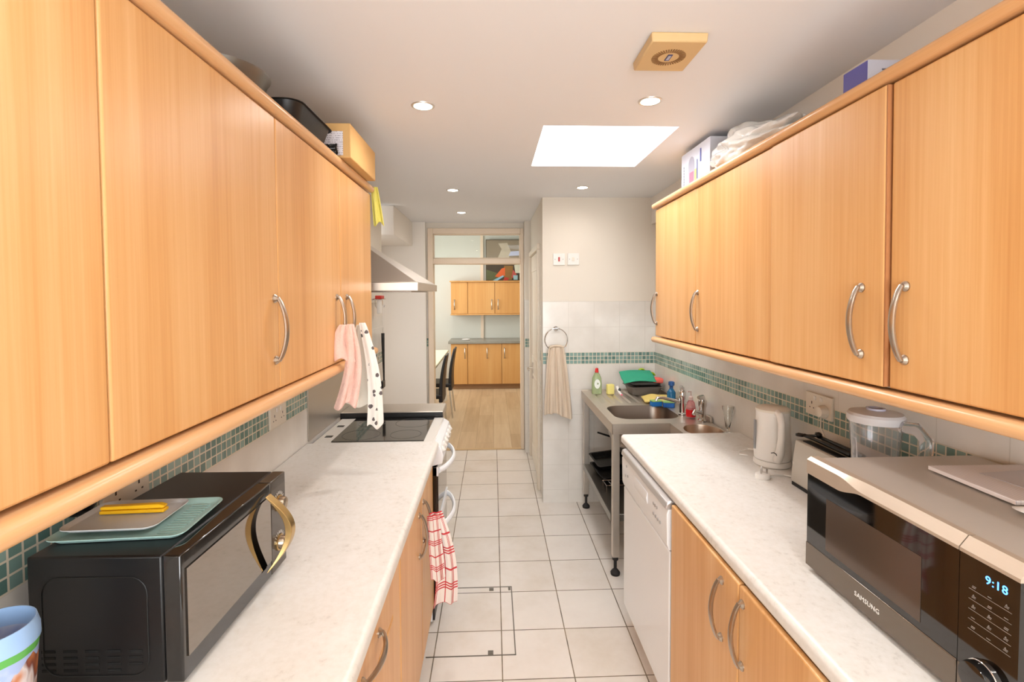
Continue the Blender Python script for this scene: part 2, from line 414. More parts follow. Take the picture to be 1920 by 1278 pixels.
TL = walltile('left_wall_tile', 'y', 0.06, 0, 0); TR = walltile('right_wall_tile', 'y', 0.143, 0.0116, YN)
TN = walltile('nib_wall_tile', 'x', 0.375, 0, 0); TNS = walltile('nib_side_tile', 'y', YN, 0, 0)
struct(MB().box(XL-0.12, XL, YB, 3.96, 0, HC).build('wall_left', TL))
struct(MB().box(-1.25, -1.11, 3.96, 5.0, 0, HC).build('wall_left.001', PAINTW))
struct(MB().box(XR, XR+0.15, YB, YN+0.2, 0, HC+0.0).build('wall_right', TR))
struct(MB().box(0.375, XR, YN, YN+0.12, 0, HC).build('wall_front', TN))
nb = MB().box(0.377, 0.50, YN+0.12, 3.94, 0, HC).box(0.377, 0.50, 3.94, 4.85, 2.002, HC).box(0.377, 0.50, 4.85, 5.0, 0, HC)
struct(nb.build('wall_hall', TNS))
up = MB(); up.add([(1.145, YB, 2.12), (1.30, YB, 2.12), (1.30, YN, 2.12), (1.203, YN, 2.12), (1.09, YB, HC), (1.30, YB, HC), (1.30, YN, HC), (1.203, YN, HC)][:8], [(0, 1, 2, 3), (4, 5, 6, 7), (0, 1, 5, 4), (1, 2, 6, 5), (2, 3, 7, 6), (3, 0, 4, 7)])
up.v = [Vector((1.09, v.y, v.z)) if v.x < 1.18 else v for v in up.v]
struct(up.build('wall_right.001', PAINTW))
# wall with the doorway into the dining room
wf = MB().box(-1.3, -0.655, YF, YF+0.1, 0, HC).box(0.315, 0.7, YF, YF+0.1, 0, HC).box(-0.655, 0.315, YF, YF+0.1, 2.262, HC)
wf.box(-2.5, -1.3, YF, YF+0.1, 0, 2.9).box(0.7, 1.6, YF, YF+0.1, 0, 2.9).box(-1.3, 0.7, YF, YF+0.1, HC, 2.9)
struct(wf.build('wall_doorway', walltile('doorway_wall_tile', 'x', 0.318, 0, 0)))
struct(MB().box(0.318, 0.3765, 4.90, YF, 0, HC).build('wall_return', walltile('return_wall_tile', 'x', 0.3185, 0, 0)))
struct(MB().box(-1.11, -0.675, 4.99, YF, 0, HC).build('wall_panel', PAINTW))
struct(MB().box(-1.11, -0.80, 4.06, 4.99, 2.08, HC).build('trim_2', PAINTW, bev=0.006))
# back wall; its large window is made up to carry the added fill
bw = MB().box(XL-0.12, XR+0.15, YB-0.12, YB, 0, 0.68).box(XL-0.12, XR+0.15, YB-0.12, YB, 2.22, HC)
bw.box(XL-0.12, -0.72, YB-0.12, YB, 0.68, 2.22).box(1.02, XR+0.15, YB-0.12, YB, 0.68, 2.22)
struct(bw.build('wall_back', PAINTW))
w2 = MB()
for x in (-0.72, 0.12, 0.97): w2.box(x, x+0.05, YB-0.08, YB-0.03, 0.68, 2.22)
w2.box(-0.72, 1.02, YB-0.08, YB-0.03, 0.68, 0.73).box(-0.72, 1.02, YB-0.08, YB-0.03, 2.17, 2.22)
w2o = struct(w2.build('window_added_back', WHITE)); MB().box(-0.67, 0.97, YB-0.06, YB-0.054, 0.73, 2.17).build('pane', PANE, w2o)

# dining room shell
struct(MB().box(-2.5, 1.6, 8.8, 8.92, 0, 2.9).build('wall_dining_far', PAINTG))
dl = MB().box(-2.5, -2.4, 5.14, 5.9, 0, 2.9).box(-2.5, -2.4, 7.9, 8.8, 0, 2.9).box(-2.5, -2.4, 5.9, 7.9, 0, 0.9).box(-2.5, -2.4, 5.9, 7.9, 2.3, 2.9)
struct(dl.build('wall_dining_left', PAINTG))
w3 = MB().box(-2.47, -2.43, 5.9, 7.9, 0.9, 0.95).box(-2.47, -2.43, 5.9, 7.9, 2.25, 2.3)
for y in (5.9, 6.87, 7.85): w3.box(-2.47, -2.43, y, y+0.05, 0.9, 2.3)
w3o = struct(w3.build('window_added_dining', WHITE)); MB().box(-2.452, -2.446, 5.95, 7.85, 0.95, 2.25).build('pane', PANE, w3o)  # unseen window, made up to go with the dining room fill light
struct(MB().box(1.5, 1.6, 5.14, 8.8, 0, 2.9).build('wall_dining_right', PAINTG))
struct(MB().box(-2.5, 1.6, 5.14, 8.92, 2.9, 3.0).build('ceiling.001', PAINTC))
struct(MB().box(-0.215, -0.165, 8.775, 8.8, 0.0, 2.9).build('trim_3', GLOSSP))

# door frame with transom
df = MB()
df.box(-0.655, -0.60, YF-0.03, YF+0.11, 0, 2.262).box(0.282, 0.3155, YF-0.03, YF+0.11, 0, 2.262)
df.box(-0.60, 0.282, YF-0.03, YF+0.11, 2.205, 2.262).box(-0.60, 0.282, YF-0.03, YF+0.11, 1.902, 1.958)
dfo = struct(df.build('door_1', GLOSSP, bev=0.004))
MB().box(-0.60, 0.282, YF+0.03, YF+0.036, 1.958, 2.205).build('transom_pane', PANE, dfo)
bd = MB()
for z0, z1 in ((1.958, 1.968), (2.195, 2.205)): bd.box(-0.60, 0.282, YF+0.012, YF+0.028, z0, z1)
for x0, x1 in ((-0.60, -0.59), (0.272, 0.282)): bd.box(x0, x1, YF+0.012, YF+0.028, 1.968, 2.195)
bd.build('glazing_bead', GLOSSP, dfo)

# side door in the right hall wall
d2 = MB().box(0.355, 0.40, 3.942, 4.0, 0, 1.9545).box(0.355, 0.40, 4.80, 4.848, 0, 1.9545).box(0.355, 0.40, 3.942, 4.848, 1.955, 2.0)
d2o = struct(d2.build('door_2', DOORP, bev=0.004))
lf = MB().box(0.377, 0.415, 4.003, 4.797, 0.008, 1.95)
for z0, z1 in ((0.15, 0.85), (1.0, 1.82)):
    lf.box(0.371, 0.38, 4.10, 4.70, z0, z0+0.02).box(0.371, 0.38, 4.10, 4.70, z1-0.02, z1).box(0.371, 0.38, 4.10, 4.12, z0, z1).box(0.371, 0.38, 4.68, 4.70, z0, z1)
lfo = lf.build('door_leaf', DOORP, d2o, bev=0.002)
hd = MB().box(0.366, 0.3775, 4.60, 4.64, 0.80, 0.95).tube([(0.37, 4.62, 0.90), (0.335, 4.62, 0.90), (0.325, 4.60, 0.90), (0.325, 4.50, 0.895)], 0.008, 10)
hd.build('door_handle', NICKEL, lfo)

# ================================================================== KITCHEN FURNITURE
def handle_mb(length=0.16, horizontal=False, bow=0.020):
    """bow handle in the plane x (out) / z (long); rosettes at both ends"""
    mb = MB(); n = 16; pts = []; rs = []
    for i in range(n+1):
        t = i/n; z = (t-0.5)*length
        x = 0.011 + bow*math.sin(PI*t)**0.8
        pts.append((x, 0, z)); rs.append(0.0052+0.0008*math.sin(PI*t))
    pts = [(0.0, 0, -length/2)] + pts + [(0.0, 0, length/2)]; rs = [0.005]+rs+[0.005]
    mb.tube(pts, rs, 10, None, 1.35, up=(0, 1, 0))
    for z in (-length/2, length/2):
        mb.lathe([(0.0115, 0), (0.0115, 0.003), (0.009, 0.006), (0.0065, 0.009)], (0, 0, z), 16, 'x')
    if horizontal:
        R = Matrix.Rotation(PI/2, 4, 'X'); mb.v = [R @ v for v in mb.v]
    return mb
HME = handle_mb().build('handle', NICKEL); HMESH = HME.data; bpy.data.objects.remove(HME)
HME = handle_mb(horizontal=True).build('handle', NICKEL); HMESHH = HME.data; bpy.data.objects.remove(HME)
def put_handle(parent, x, y, z, horiz=False, side=1):
    o = bpy.data.objects.new('handle', HMESHH if horiz else HMESH); C.objects.link(o); o.parent = parent
    o.location = (x, y, z); o.rotation_euler = (0, 0, 0 if side > 0 else PI)
    return o

def cabinet(name, label, side, y0, y1, z0, z1, xw, xf, handles, door_z=None, drawer=None, tilt=0.0, group=None, proud=0.0, wm=WOOD, cat='cabinet'):
    """side=+1: stands on the left wall, door faces +X;  side=-1 the right wall. xw wall x, xf door-face x. Local origin: (xw, mid y, z0)"""
    T = thing(name, label, cat, (xw, (y0+y1)/2, z0), (tilt, 0, 0), group)
    s = side; hw = (y1-y0)/2; D = abs(xf-xw); H = z1-z0
    a, b = sorted((s*0.004, s*(D-0.034)))
    MB().box(a, b, -hw+0.001, hw-0.001, 0, H).build('body', CARC, T)
    dz0, dz1 = door_z if door_z else (0.004, H-0.004)
    a, b = sorted((s*(D-0.0185+proud), s*(D+proud)))
    d = MB().box(a, b, -hw+0.0015, hw-0.0015, dz0, dz1).build('door', wm, T, bev=0.0045, seg=3)
    if proud:
        MB().box(a+0.001, b-0.0005, -hw-0.0022, -hw+0.001, dz0+0.002, dz1-0.002).build('door_edge', WOODD, d)['label'] = 'bare brown door edge'
    for (hy, hz, hor) in handles:
        put_handle(d, s*(D+proud), hy-(y0+y1)/2, hz-z0, hor, s)
    if drawer:
        q0, q1, hy, hz = drawer
        dr = MB().box(a, b, -hw+0.0015, hw-0.0015, q0-z0, q1-z0).build('drawer', wm, T, bev=0.0045, seg=3)
        put_handle(dr, s*D, hy-(y0+y1)/2, hz-z0, True, s)
    return T

XFL = -0.565
UZ0, UZ1 = 1.348, 2.066
lab = ['nearest wall cabinet on the left, cut off by the picture edge', 'wide handle-side wall cabinet above the black microwave', 'wall cabinet whose handle holds the pink cloth', 'far left wall cabinet beside the cooker hood, patterned tea towel on its handle']
for i, (y0, y1, hy) in enumerate([(0.165, 0.744, 0.72), (0.744, 1.323, 1.298), (1.323, 1.858, 1.805), (1.858, 2.325, 1.925)]):
    cabinet('wall_cabinet', 'beech '+lab[i], 1, y0, y1, UZ0, UZ1, XL, XFL, [(hy, 1.51, False)] if i else [], group='beech wall cabinets on the left wall')
lab = ['far right wall cabinet over the sink, handle at its far edge', 'second wall cabinet from the far end on the right, above sink and kettle', 'wall cabinet above the toaster and socket, handle at its near edge', 'large wall cabinet at the right picture edge above the silver microwave']
for i, (y0, y1, hy) in enumerate([(2.142, 2.68, 2.655), (1.545, 2.142, 2.118), (1.083, 1.545, 1.152), (0.45, 1.077, 1.033)]):
    ym = (y0+y1)/2; dz = -0.0105*(ym-2.65)
    cabinet('wall_cabinet', 'beech '+lab[i], -1, y0, y1, 1.362+dz, 2.058+dz*0.75, XR, 0.895, [(hy, 1.515+dz, False)], tilt=-0.0105, group='beech wall cabinets on the right wall', proud=0.007 if i == 2 else 0)
# near neighbour outside the frame is left out; rails
def rail(name, label, x0, x1, y0, y1, z, zh, tilt=0.0, side=1, yc=None):
    yc = (y0+y1)/2
    T = MB(); n = 10; r = zh/2; poly = []
    inner, front = (x0, x1) if side > 0 else (x1, x0)
    cx = front - side*r
    poly.append((inner, -r)); 
    for k in range(n+1):
        a = -PI/2+PI*k/n; poly.append((cx+side*r*math.cos(a), r*math.sin(a)))
    poly.append((inner, r))
    T.prism(poly, 'y', y0-yc, y1-yc)
    # rounded far end
    T.lathe([(r*0.98, 0), (r*0.8, 0.008), (r*0.4, 0.013), (0.0005, 0.0145)], (cx, y1-yc, 0), 16, 'y')
    o = T.build(name, WOODY, bev=0.0015)
    o.location = (0, yc, z); o.rotation_euler = (tilt, 0, 0)
    return tag(o, label, 'rail')
rail('cornice_rail', 'rounded beech cornice rail along the top of the left wall cabinets', XL+0.05, -0.548, 0.165, 2.335, 2.083, 0.031, 0.004)
rail('pelmet_rail', 'rounded beech pelmet rail under the left wall cabinets', -0.60, -0.543, 0.165, 2.345, 1.330, 0.033, 0.004)
rail('cornice_rail', 'rounded beech cornice rail along the top of the right wall cabinets', 0.876, XR-0.05, 0.45, 2.70, 2.083, 0.030, -0.008, -1)
rail('pelmet_rail', 'rounded beech pelmet rail under the right wall cabinets', 0.874, 0.93, 0.45, 2.69, 1.356, 0.030, -0.0105, -1)

# base units
BZ0, BZ1 = 0.11, 0.858
cabinet('base_cabinet', 'beech base unit with drawer, nearest on the left under the black microwave', 1, 0.80, 1.393, BZ0, BZ1, XL+0.02, -0.29, [], door_z=(0.004, 0.565), drawer=(0.685, 0.853, 1.135, 0.755), group='beech base units')
T = thing('filler_panel', 'narrow beech filler panel between two base units on the left', 'panel', (-0.30, 1.447, BZ0))
MB().box(-0.55, 0.008, -0.052, 0.052, 0, 0.748).build('panel', WOOD, T, bev=0.002)
cabinet('base_cabinet', 'beech base unit on the left with a bare handle beside the red checked towel', 1, 1.501, 1.95, BZ0, BZ1, XL+0.02, -0.29, [(1.885, 0.665, False)], group='beech base units')
cabinet('base_cabinet', 'beech base unit next to the cooker, red checked towel on its handle', 1, 1.951, 2.325, BZ0, BZ1, XL+0.02, -0.29, [(2.00, 0.67, False)], group='beech base units')
tag(MB().box(-0.36, -0.343, 0.80, 2.325, 0, 0.108).build('plinth', mat('grey_white_plinth', (214, 208, 200), 0.4, var=0.03)), 'pale plinth board under the left base units', 'plinth')
cabinet('base_cabinet', 'beech base unit beside the dishwasher, handle at its near edge', -1, 1.214, 1.692, BZ0, BZ1, XR-0.02, 0.625, [(1.305, 0.73, False)], group='beech base units')
cabinet('base_cabinet', 'beech base unit at the bottom right under the silver microwave', -1, 0.60, 1.212, BZ0, BZ1, XR-0.02, 0.625, [(1.192, 0.735, False)], group='beech base units')
tag(MB().box(0.668, 0.685, 0.60, 2.33, 0, 0.098).build('plinth', mat('beech_plinth', (214, 170, 122), 0.45, var=0.06)), 'beech plinth board under dishwasher and right base units', 'plinth')

def worktop(name, label, xa, xb, y0, y1, side):
    r = 0.016; poly = []
    inner, front = (xa, xb) if side > 0 else (xb, xa)
    poly = [(inner, 0.861)]
    for k in range(7):
        a = -PI/2+PI/2*k/6; poly.append((front-side*0.008+side*0.008*math.cos(a), 0.869+0.008*math.sin(a)))
    for k in range(9):
        a = PI/2*k/8; poly.append((front-side*r+side*r*math.cos(a), 0.90-r+r*math.sin(a)))
    poly.append((inner, 0.90))
    T = thing(name, label, 'worktop', ((xa+xb)/2, (y0+y1)/2, 0.861))
    mb = MB().prism(poly, 'y', y0, y1); off = Vector(((xa+xb)/2, (y0+y1)/2, 0.861)); mb.v = [v-off for v in mb.v]
    mb.build('slab', WORK, T, bev=0.002, seg=2)
    return T
worktop('worktop', 'pale speckled laminate worktop on the left under the black microwave', XL+0.003, -0.262, 0.2, 2.333, 1)
worktop('worktop', 'pale speckled laminate worktop on the right carrying kettle, toaster and silver microwave', 0.632, XR-0.003, 0.2, 2.40, -1)
for y, s in ((2.3355, -1),):
    pass

# ------------------------------------------------------------------ dishwasher
T = thing('dishwasher', 'white dishwasher with silver top edge beside the sink', 'dishwasher', (0.625, 2.012, 0.10))
W2 = 0.305
MB().box(0.02, 0.56, -W2, W2, 0.0, 0.745).build('body', APPL, T)
MB().box(0, 0.02, -W2, W2, 0.0, 0.575).build('door', APPL, T, bev=0.004)
pn = MB().prism([(0.0, 0.579), (0.02, 0.579), (0.02, 0.728), (-0.004, 0.728), (-0.010, 0.712), (-0.008, 0.60)], 'y', -W2, W2).build('control_panel', APPL, T, bev=0.003)
MB().prism([(-0.016, 0.729), (-0.010, 0.752), (0.004, 0.757), (0.03, 0.757), (0.03, 0.729)], 'y', -W2, W2).build('top_edge', mat('silver_plastic', (206, 204, 204), 0.28, 0.6, var=0.02), T, bev=0.005, seg=3)
gh = MB(); gh.prism([(-0.0125, 0.655), (-0.009, 0.66), (-0.009, 0.70), (-0.0125, 0.703), (-0.017, 0.68)], 'y', -0.09, 0.09)
gh.build('handle', APPL, pn, bev=0.002)
for yy, zz in [(-0.16, 0.69), (-0.18, 0.69), (-0.20, 0.69), (-0.16, 0.65), (-0.185, 0.65), (-0.21, 0.65), (-0.235, 0.65), (0.22, 0.70), (0.20, 0.66), (0.24, 0.65)]:
    MB().lathe([(0.006, -0.0125), (0.006, -0.007)], (0, yy, zz), 10, 'x').build('button', mat('button_grey', (170, 166, 164), 0.4, var=0.02), pn)

# ------------------------------------------------------------------ cooker
T = thing('cooker', 'white freestanding cooker with black ceramic hob', 'cooker', (-0.30, 2.575, 0))
HW = 0.236
MB().box(-0.55, -0.0, -HW, HW, 0.02, 0.875).build('body', APPL, T)
MB().box(-0.56, 0.016, -HW, HW, 0.876, 0.894).build('hob_frame', mat('hob_frame_white', (226, 222, 214), 0.3, var=0.02), T, bev=0.004)
hb = MB().box(-0.475, -0.035, -HW+0.02, HW-0.02, 0.8945, 0.899).build('hob_glass', BLACKG, T)
rg = MB()
for cx, cy, r in ((-0.14, -0.11, 0.075), (-0.14, 0.11, 0.09), (-0.36, -0.11, 0.09), (-0.36, 0.11, 0.07)):
    rg.open_lathe([(r, 0.8992), (r, 0.8995), (r+0.002, 0.8995), (r+0.002, 0.8992), (r, 0.8992)], (cx, cy, 0), 36)
rg.build('burner_ring', mat('ring_print', (70, 66, 62), 0.3, var=0.02), hb)
for yy in (-0.13, 0.06): MB().box(-0.535, -0.50, yy, yy+0.028, 0.8942, 0.8955).build('vent', BLACK, T)
cp = MB().prism([(0.0, 0.874), (0.017, 0.892), (0.045, 0.872), (0.058, 0.83), (0.054, 0.79), (0.0, 0.775)], 'y', -HW, HW).build('control_panel', APPL, T, bev=0.004, seg=3)
for k in range(6):
    yy = -0.19+k*0.074; M = frame_M((0.050, yy, 0.848), (0, 1, 0), (-0.42, 0, 0.9))
    kn = MB().lathe([(0.016, 0), (0.015, 0.006), (0.012, 0.009), (0.0005, 0.0095)], (0, 0, 0), 16, 'z', M)
    kn.box(-0.003, 0.003, -0.013, 0.013, 0.0085, 0.013, M); kn.build('knob', WHITE, cp)
def oven_door(z0, z1, hz):
    d = MB().box(0.0, 0.028, -HW+0.002, HW-0.002, z0, z1).build('oven_door', BLACKG, T, bev=0.002)
    t = MB().box(0.0282, 0.031, -HW+0.028, HW-0.028, z0+0.02, z1-0.05).build('door_glass', mat('door_mirror_glass', (120, 112, 102), 0.05, 0.85, bump=0.003, bscale=3), d)
    MB().box(0.0, 0.034, -HW+0.002, HW-0.002, z1-0.045, z1).build('door_top', APPL, d, bev=0.003)
    pts = []; n = 14
    for i in range(n+1):
        t_ = i/n; pts.append((0.034+0.055*math.sin(PI*t_)**0.7, -HW+0.03+t_*(2*HW-0.06), hz))
    MB().tube(pts, 0.010, 10, None, 1.5, up=(0, 0, 1)).build('handle', APPL, d)
oven_door(0.50, 0.772, 0.748); oven_door(0.10, 0.494, 0.47)
MB().box(0.0, 0.01, -HW+0.01, HW-0.01, 0.02, 0.094).build('kick_panel', BLACKM, T)

# steel side table beyond the cooker
T = thing('steel_table', 'stainless steel side table on the far side of the cooker', 'table', (-0.52, 2.93, 0))
MB().box(-0.355, 0.23, -0.10, 0.115, 0.885, 0.925).build('table_top', STEEL, T, bev=0.006)
for x in (-0.33, 0.20):
    for y in (-0.085, 0.095):
        MB().box(x-0.014, x+0.014, y-0.014, y+0.014, 0.0, 0.885).build('leg', STEEL, T)
MB().box(-0.354, 0.228, -0.1045, -0.1005, 0.887, 0.921).build('edge_strip', BLACK, T)
MB().box(-0.344, 0.214, -0.099, -0.095, 0.82, 0.8845).build('apron', BLACKM, T)

# steel wall splashback behind the cooker
tag(MB().box(XL+0.001, XL+0.006, 2.345, 3.15, 0.905, 1.55).build('splashback', STEEL, bev=0.001), 'stainless steel splashback sheet on the left wall behind the cooker', 'splashback')

# cooker hood
T = thing('cooker_hood', 'stainless steel pyramid cooker hood over the hob', 'hood', (-0.36, 2.80, 1.615))
def hx(y): return y-2.80
B = [(-0.515, hx(2.40)), (0.0, hx(2.40)), (0.0, hx(3.20)), (-0.515, hx(3.20))]
lip = MB().prism([(p[0], p[1]) for p in B], 'z', 0.0, 0.042).build('lip', STEELY, T, bev=0.003)
tp = [(-0.515, hx(2.64)), (-0.345, hx(2.64)), (-0.345, hx(2.90)), (-0.515, hx(2.90))]
vs = [(x, y, 0.043) for x, y in [(-0.515, hx(2.41)), (-0.008, hx(2.41)), (-0.008, hx(3.19)), (-0.515, hx(3.19))]]+[(x, y, 0.265) for x, y in tp]
MB().add(vs, [(0, 1, 2, 3), (4, 5, 6, 7), (0, 1, 5, 4), (1, 2, 6, 5), (2, 3, 7, 6), (3, 0, 4, 7)]).build('canopy', STEEL, T, bev=0.003)
MB().box(-0.515, -0.36, hx(2.67), hx(2.87), 0.266, 0.70).build('chimney', STEEL, T)
MB().box(-0.46, -0.05, hx(2.5), hx(3.1), -0.004, -0.0005).build('filter', STEELD, T)

# ------------------------------------------------------------------ commercial sink
SZ = 0.872
T = thing('sink_unit', 'freestanding stainless steel sink unit with drainer and undershelf', 'sink', (0.66, 3.17, 0))
SL, SW = 0.475, 0.555     # half length, depth ; local x 0..SW
def rrect(x0, x1, y0, y1, r, n=8):
    out = []
    for cx, cy, a0 in ((x1-r, y1-r, 0), (x0+r, y1-r, PI/2), (x0+r, y0+r, PI), (x1-r, y0+r, 1.5*PI)):
        for k in range(n): a = a0+PI/2*k/(n-1); out.append((cx+r*math.cos(a), cy+r*math.sin(a)))
    return out
def holed_top(x0, x1, y0, y1, z, hole):
    """flat sheet with a hole, bridged radially"""
    n = len(hole); cx = sum(p[0] for p in hole)/n; cy = sum(p[1] for p in hole)/n
    outer = []
    for px, py in hole:
        dx, dy = px-cx, py-cy; t = 1e9
        if dx > 1e-9: t = min(t, (x1-cx)/dx)
        if dx < -1e-9: t = min(t, (x0-cx)/dx)
        if dy > 1e-9: t = min(t, (y1-cy)/dy)
        if dy < -1e-9: t = min(t, (y0-cy)/dy)
        outer.append([cx+dx*t, cy+dy*t])
    for c in ((x0, y0), (x1, y0), (x1, y1), (x0, y1)):
        i = min(range(n), key=lambda k: (outer[k][0]-c[0])**2+(outer[k][1]-c[1])**2); outer[i] = list(c)
    return outer
def bowl_mb(hole, z, depth, taper=0.03):
    n = len(hole); cx = sum(p[0] for p in hole)/n; cy = sum(p[1] for p in hole)/n; mb = MB(); L = []
    for dz, s in ((0, 1), (-0.004, 0.99), (-depth*0.8, 0.95), (-depth*0.95, 0.9), (-depth, 0.8), (-depth-0.003, 0.12)):
        L.append([(cx+(p[0]-cx)*s, cy+(p[1]-cy)*s, z+dz) for p in hole])
    vs = [p for l in L for p in l]; fs = []
    for j in range(len(L)-1):
        for i in range(n): k = (i+1) % n; fs.append((j*n+i, j*n+k, (j+1)*n+k, (j+1)*n+i))
    fs.append(tuple((len(L)-1)*n+i for i in range(n)))
    return mb.add(vs, fs)
hole = rrect(0.055, 0.44, -0.375, -0.03, 0.09)
outer = holed_top(0, SW, -SL, 0.03, SZ, hole)
tp = MB(); n = len(hole)
vs = [(p[0], p[1], SZ) for p in hole]+[(p[0], p[1], SZ) for p in outer]
tp.add(vs, [(i, (i+1) % n, n+(i+1) % n, n+i) for i in range(n)])
# drainer with fine grooves running along the length
nx = 96
def drain(u, v):
    x = u*SW; g = 0.0
    if 0.06 < x < 0.46: g = -0.008*max(0, math.sin((x-0.06)/0.40*PI*2*7))
    e = min(1, max(0, (v-0.02)/0.06))*min(1, max(0, (0.95-v)/0.05))
    return (x, 0.03+v*(SL-0.03), SZ+g*e)
tp.grid(drain, nx, 24)
# apron
tp.box(0, 0.002, -SL, SL, SZ-0.058, SZ-0.0008).box(0, SW, -SL, -SL+0.002, SZ-0.058, SZ-0.0008).box(0, SW, SL-0.002, SL, SZ-0.058, SZ-0.0008)
tp.build('sink_top', STEELY, T)
MB().box(0.001, SW-0.002, SL+0.0005, SL+0.004, SZ-0.03, SZ+0.008).build('end_lip', STEELY, T)
bowl_mb(hole, SZ, 0.19).build('bowl', STEELD, T, smooth=60)
MB().lathe([(0.03, 0), (0.03, 0.003), (0.022, 0.004), (0.0005, 0.002)], (0.25, -0.2, SZ-0.19), 20).build('plughole', CHROME, T)
MB().box(SW+0.0005, SW+0.012, -SL, SL, SZ-0.04, SZ+0.028).build('upstand', STEELY, T, bev=0.002)
for x in (0.028, 0.50):
    for y in (-SL+0.035, SL-0.035):
        lg = MB().box(x-0.019, x+0.019, y-0.019, y+0.019, 0.105, SZ-0.06).build('leg', STEEL, T, bev=0.002)
        MB().lathe([(0.026, 0), (0.028, 0.012), (0.018, 0.026), (0.009, 0.034), (0.009, 0.085), (0.017, 0.086), (0.017, 0.104)], (x, y, 0), 18).build('foot', GREYR, lg)
sh = MB().box(0.012, 0.516, -SL+0.058, SL-0.058, 0.325, 0.335).box(0.004, 0.0085, -SL+0.056, SL-0.056, 0.295, 0.34).box(0.02, 0.51, -SL+0.0555, -SL+0.0575, 0.295, 0.335)
sh.build('undershelf', brushed('shelf_steel', (140, 136, 130), 0.35, (2, 60, 60)), T, bev=0.001)

# small second sink beside it
T = thing('hand_sink', 'small stainless steel sink with round bowl between worktop and main sink', 'sink', (0.985, 2.55, 0))
hole = [(0.125+0.098*math.cos(2*PI*i/40), -0.005+0.115*math.sin(2*PI*i/40)) for i in range(40)]
outer = holed_top(0, 0.235, -0.145, 0.14, SZ, hole); n = 40
tp = MB().add([(p[0], p[1], SZ+0.001) for p in hole]+[(p[0], p[1], SZ+0.001) for p in outer], [(i, (i+1) % n, n+(i+1) % n, n+i) for i in range(n)])
tp.box(0, 0.002, -0.145, 0.14, SZ-0.05, SZ).box(0, 0.235, -0.145, -0.143, SZ-0.05, SZ)
tp.build('sink_top', STEELY, T)
bowl_mb(hole, SZ+0.001, 0.13).build('bowl', brushed('round_bowl_steel', (206, 186, 168), 0.35, (50, 50, 3)), T, smooth=60)
for x, y in ((0.02, -0.12), (0.02, 0.12), (0.21, -0.12), (0.21, 0.12)):
    MB().box(x-0.012, x+0.012, y-0.012, y+0.012, 0, SZ-0.051).build('leg', STEEL, T)

# taps (pillar mixers)
T = thing('mixer_tap', 'chrome mixer tap with long swivel spout over the large bowl', 'tap', (1.128, 2.885, SZ+0.0015))
MB().lathe([(0.024, 0), (0.024, 0.006), (0.017, 0.012), (0.016, 0.085), (0.021, 0.095), (0.022, 0.135), (0.016, 0.145), (0.0005, 0.147)], (0, 0, 0), 20).build('tap_body', CHROME, T)
sp = [(0, 0, 0.07), (-0.03, 0.004, 0.078), (-0.11, 0.012, 0.098), (-0.145, 0.016, 0.098), (-0.152, 0.017, 0.082)]
MB().tube(sp, [0.011, 0.011, 0.009, 0.009, 0.010], 12).build('spout', CHROME, T)
MB().tube([(0, 0, 0.14), (0.0, 0.0, 0.158), (-0.012, -0.006, 0.168)], [0.012, 0.013, 0.010], 12).build('lever', CHROME, T)
T = thing('mixer_tap', 'squat chrome mixer tap behind the small round bowl', 'tap', (1.185, 2.728, SZ+0.0015))
MB().lathe([(0.026, 0), (0.026, 0.006), (0.018, 0.014), (0.018, 0.075), (0.023, 0.085), (0.024, 0.115), (0.017, 0.123), (0.0005, 0.125)], (0, 0, 0), 20).build('tap_body', CHROME, T)
MB().tube([(0, 0, 0.045), (-0.03, -0.02, 0.055), (-0.07, -0.06, 0.07), (-0.082, -0.07, 0.055)], [0.012, 0.011, 0.010, 0.010], 12).build('spout', CHROME, T)
MB().tube([(0.0, 0, 0.12), (-0.008, -0.008, 0.135), (-0.035, -0.025, 0.140)], [0.016, 0.018, 0.010], 12).build('lever', CHROME, T)

# floor access cover trims
T = thing('access_cover', 'floor access cover with thin metal edge trim let into the tiles', 'cover', (-0.08, 2.38, 0.0004))
tr = mat('trim_metal', (120, 114, 106), 0.4, 0.8, var=0.1)
MB().box(-0.225, 0.173, -0.254, -0.249, 0, 0.0016).box(-0.225, 0.173, 0.254, 0.259, 0, 0.0016).box(0.169, 0.174, -0.254, 0.259, 0, 0.0016).build('edge_trim', tr, T)
for x, y in ((0.061, -0.234), (0.063, 0.236), (0.160, 0.238)):
    a = 0.012 if x < 0.1 else 0.006
    MB().box(x-a, x+a, y-0.013, y+0.013, 0, 0.001).box(x-a*0.6, x-a*0.2, y-0.008, y+0.008, 0.001, 0.0022).box(x+a*0.1, x+a*0.6, y-0.008, y+0.008, 0.001, 0.0022).build('lifting_socket', tr, T)

# ================================================================== CEILING FITTINGS
def downlight(x, y, label, power=16, z=HC, grp='recessed ceiling downlights', sz=0.043):
    T = thing('downlight', label, 'downlight', (x, y, z), (0, 0, 0), grp)
    MB().open_lathe([(sz-0.008, 0.0), (sz-0.008, -0.0035), (sz-0.003, -0.005), (sz+0.001, -0.003), (sz+0.002, -0.0002), (sz-0.008, 0.0)], (0, 0, 0), 28).build('trim_ring', mat('ring_satin', (214, 208, 200), 0.3, 0.6, var=0.02), T)
    MB().lathe([(sz-0.009, -0.0006), (sz-0.012, -0.003), (0.0005, -0.0035)], (0, 0, 0), 24).build('bulb', GLOW, T)
    l = bpy.data.lights.new('lamp_light', 'SPOT'); l.energy = power; l.color = (1.0, 0.93, 0.88)
    l.spot_size = math.radians(165); l.spot_blend = 0.9; l.shadow_soft_size = 0.035
    o = bpy.data.objects.new('lamp_light', l); C.objects.link(o); o.parent = T; o.location = (0, 0, -0.012)
P = 10
downlight(-0.263, 1.924, 'lit downlight nearest on the left of the ceiling, beside the roasting tin', P)
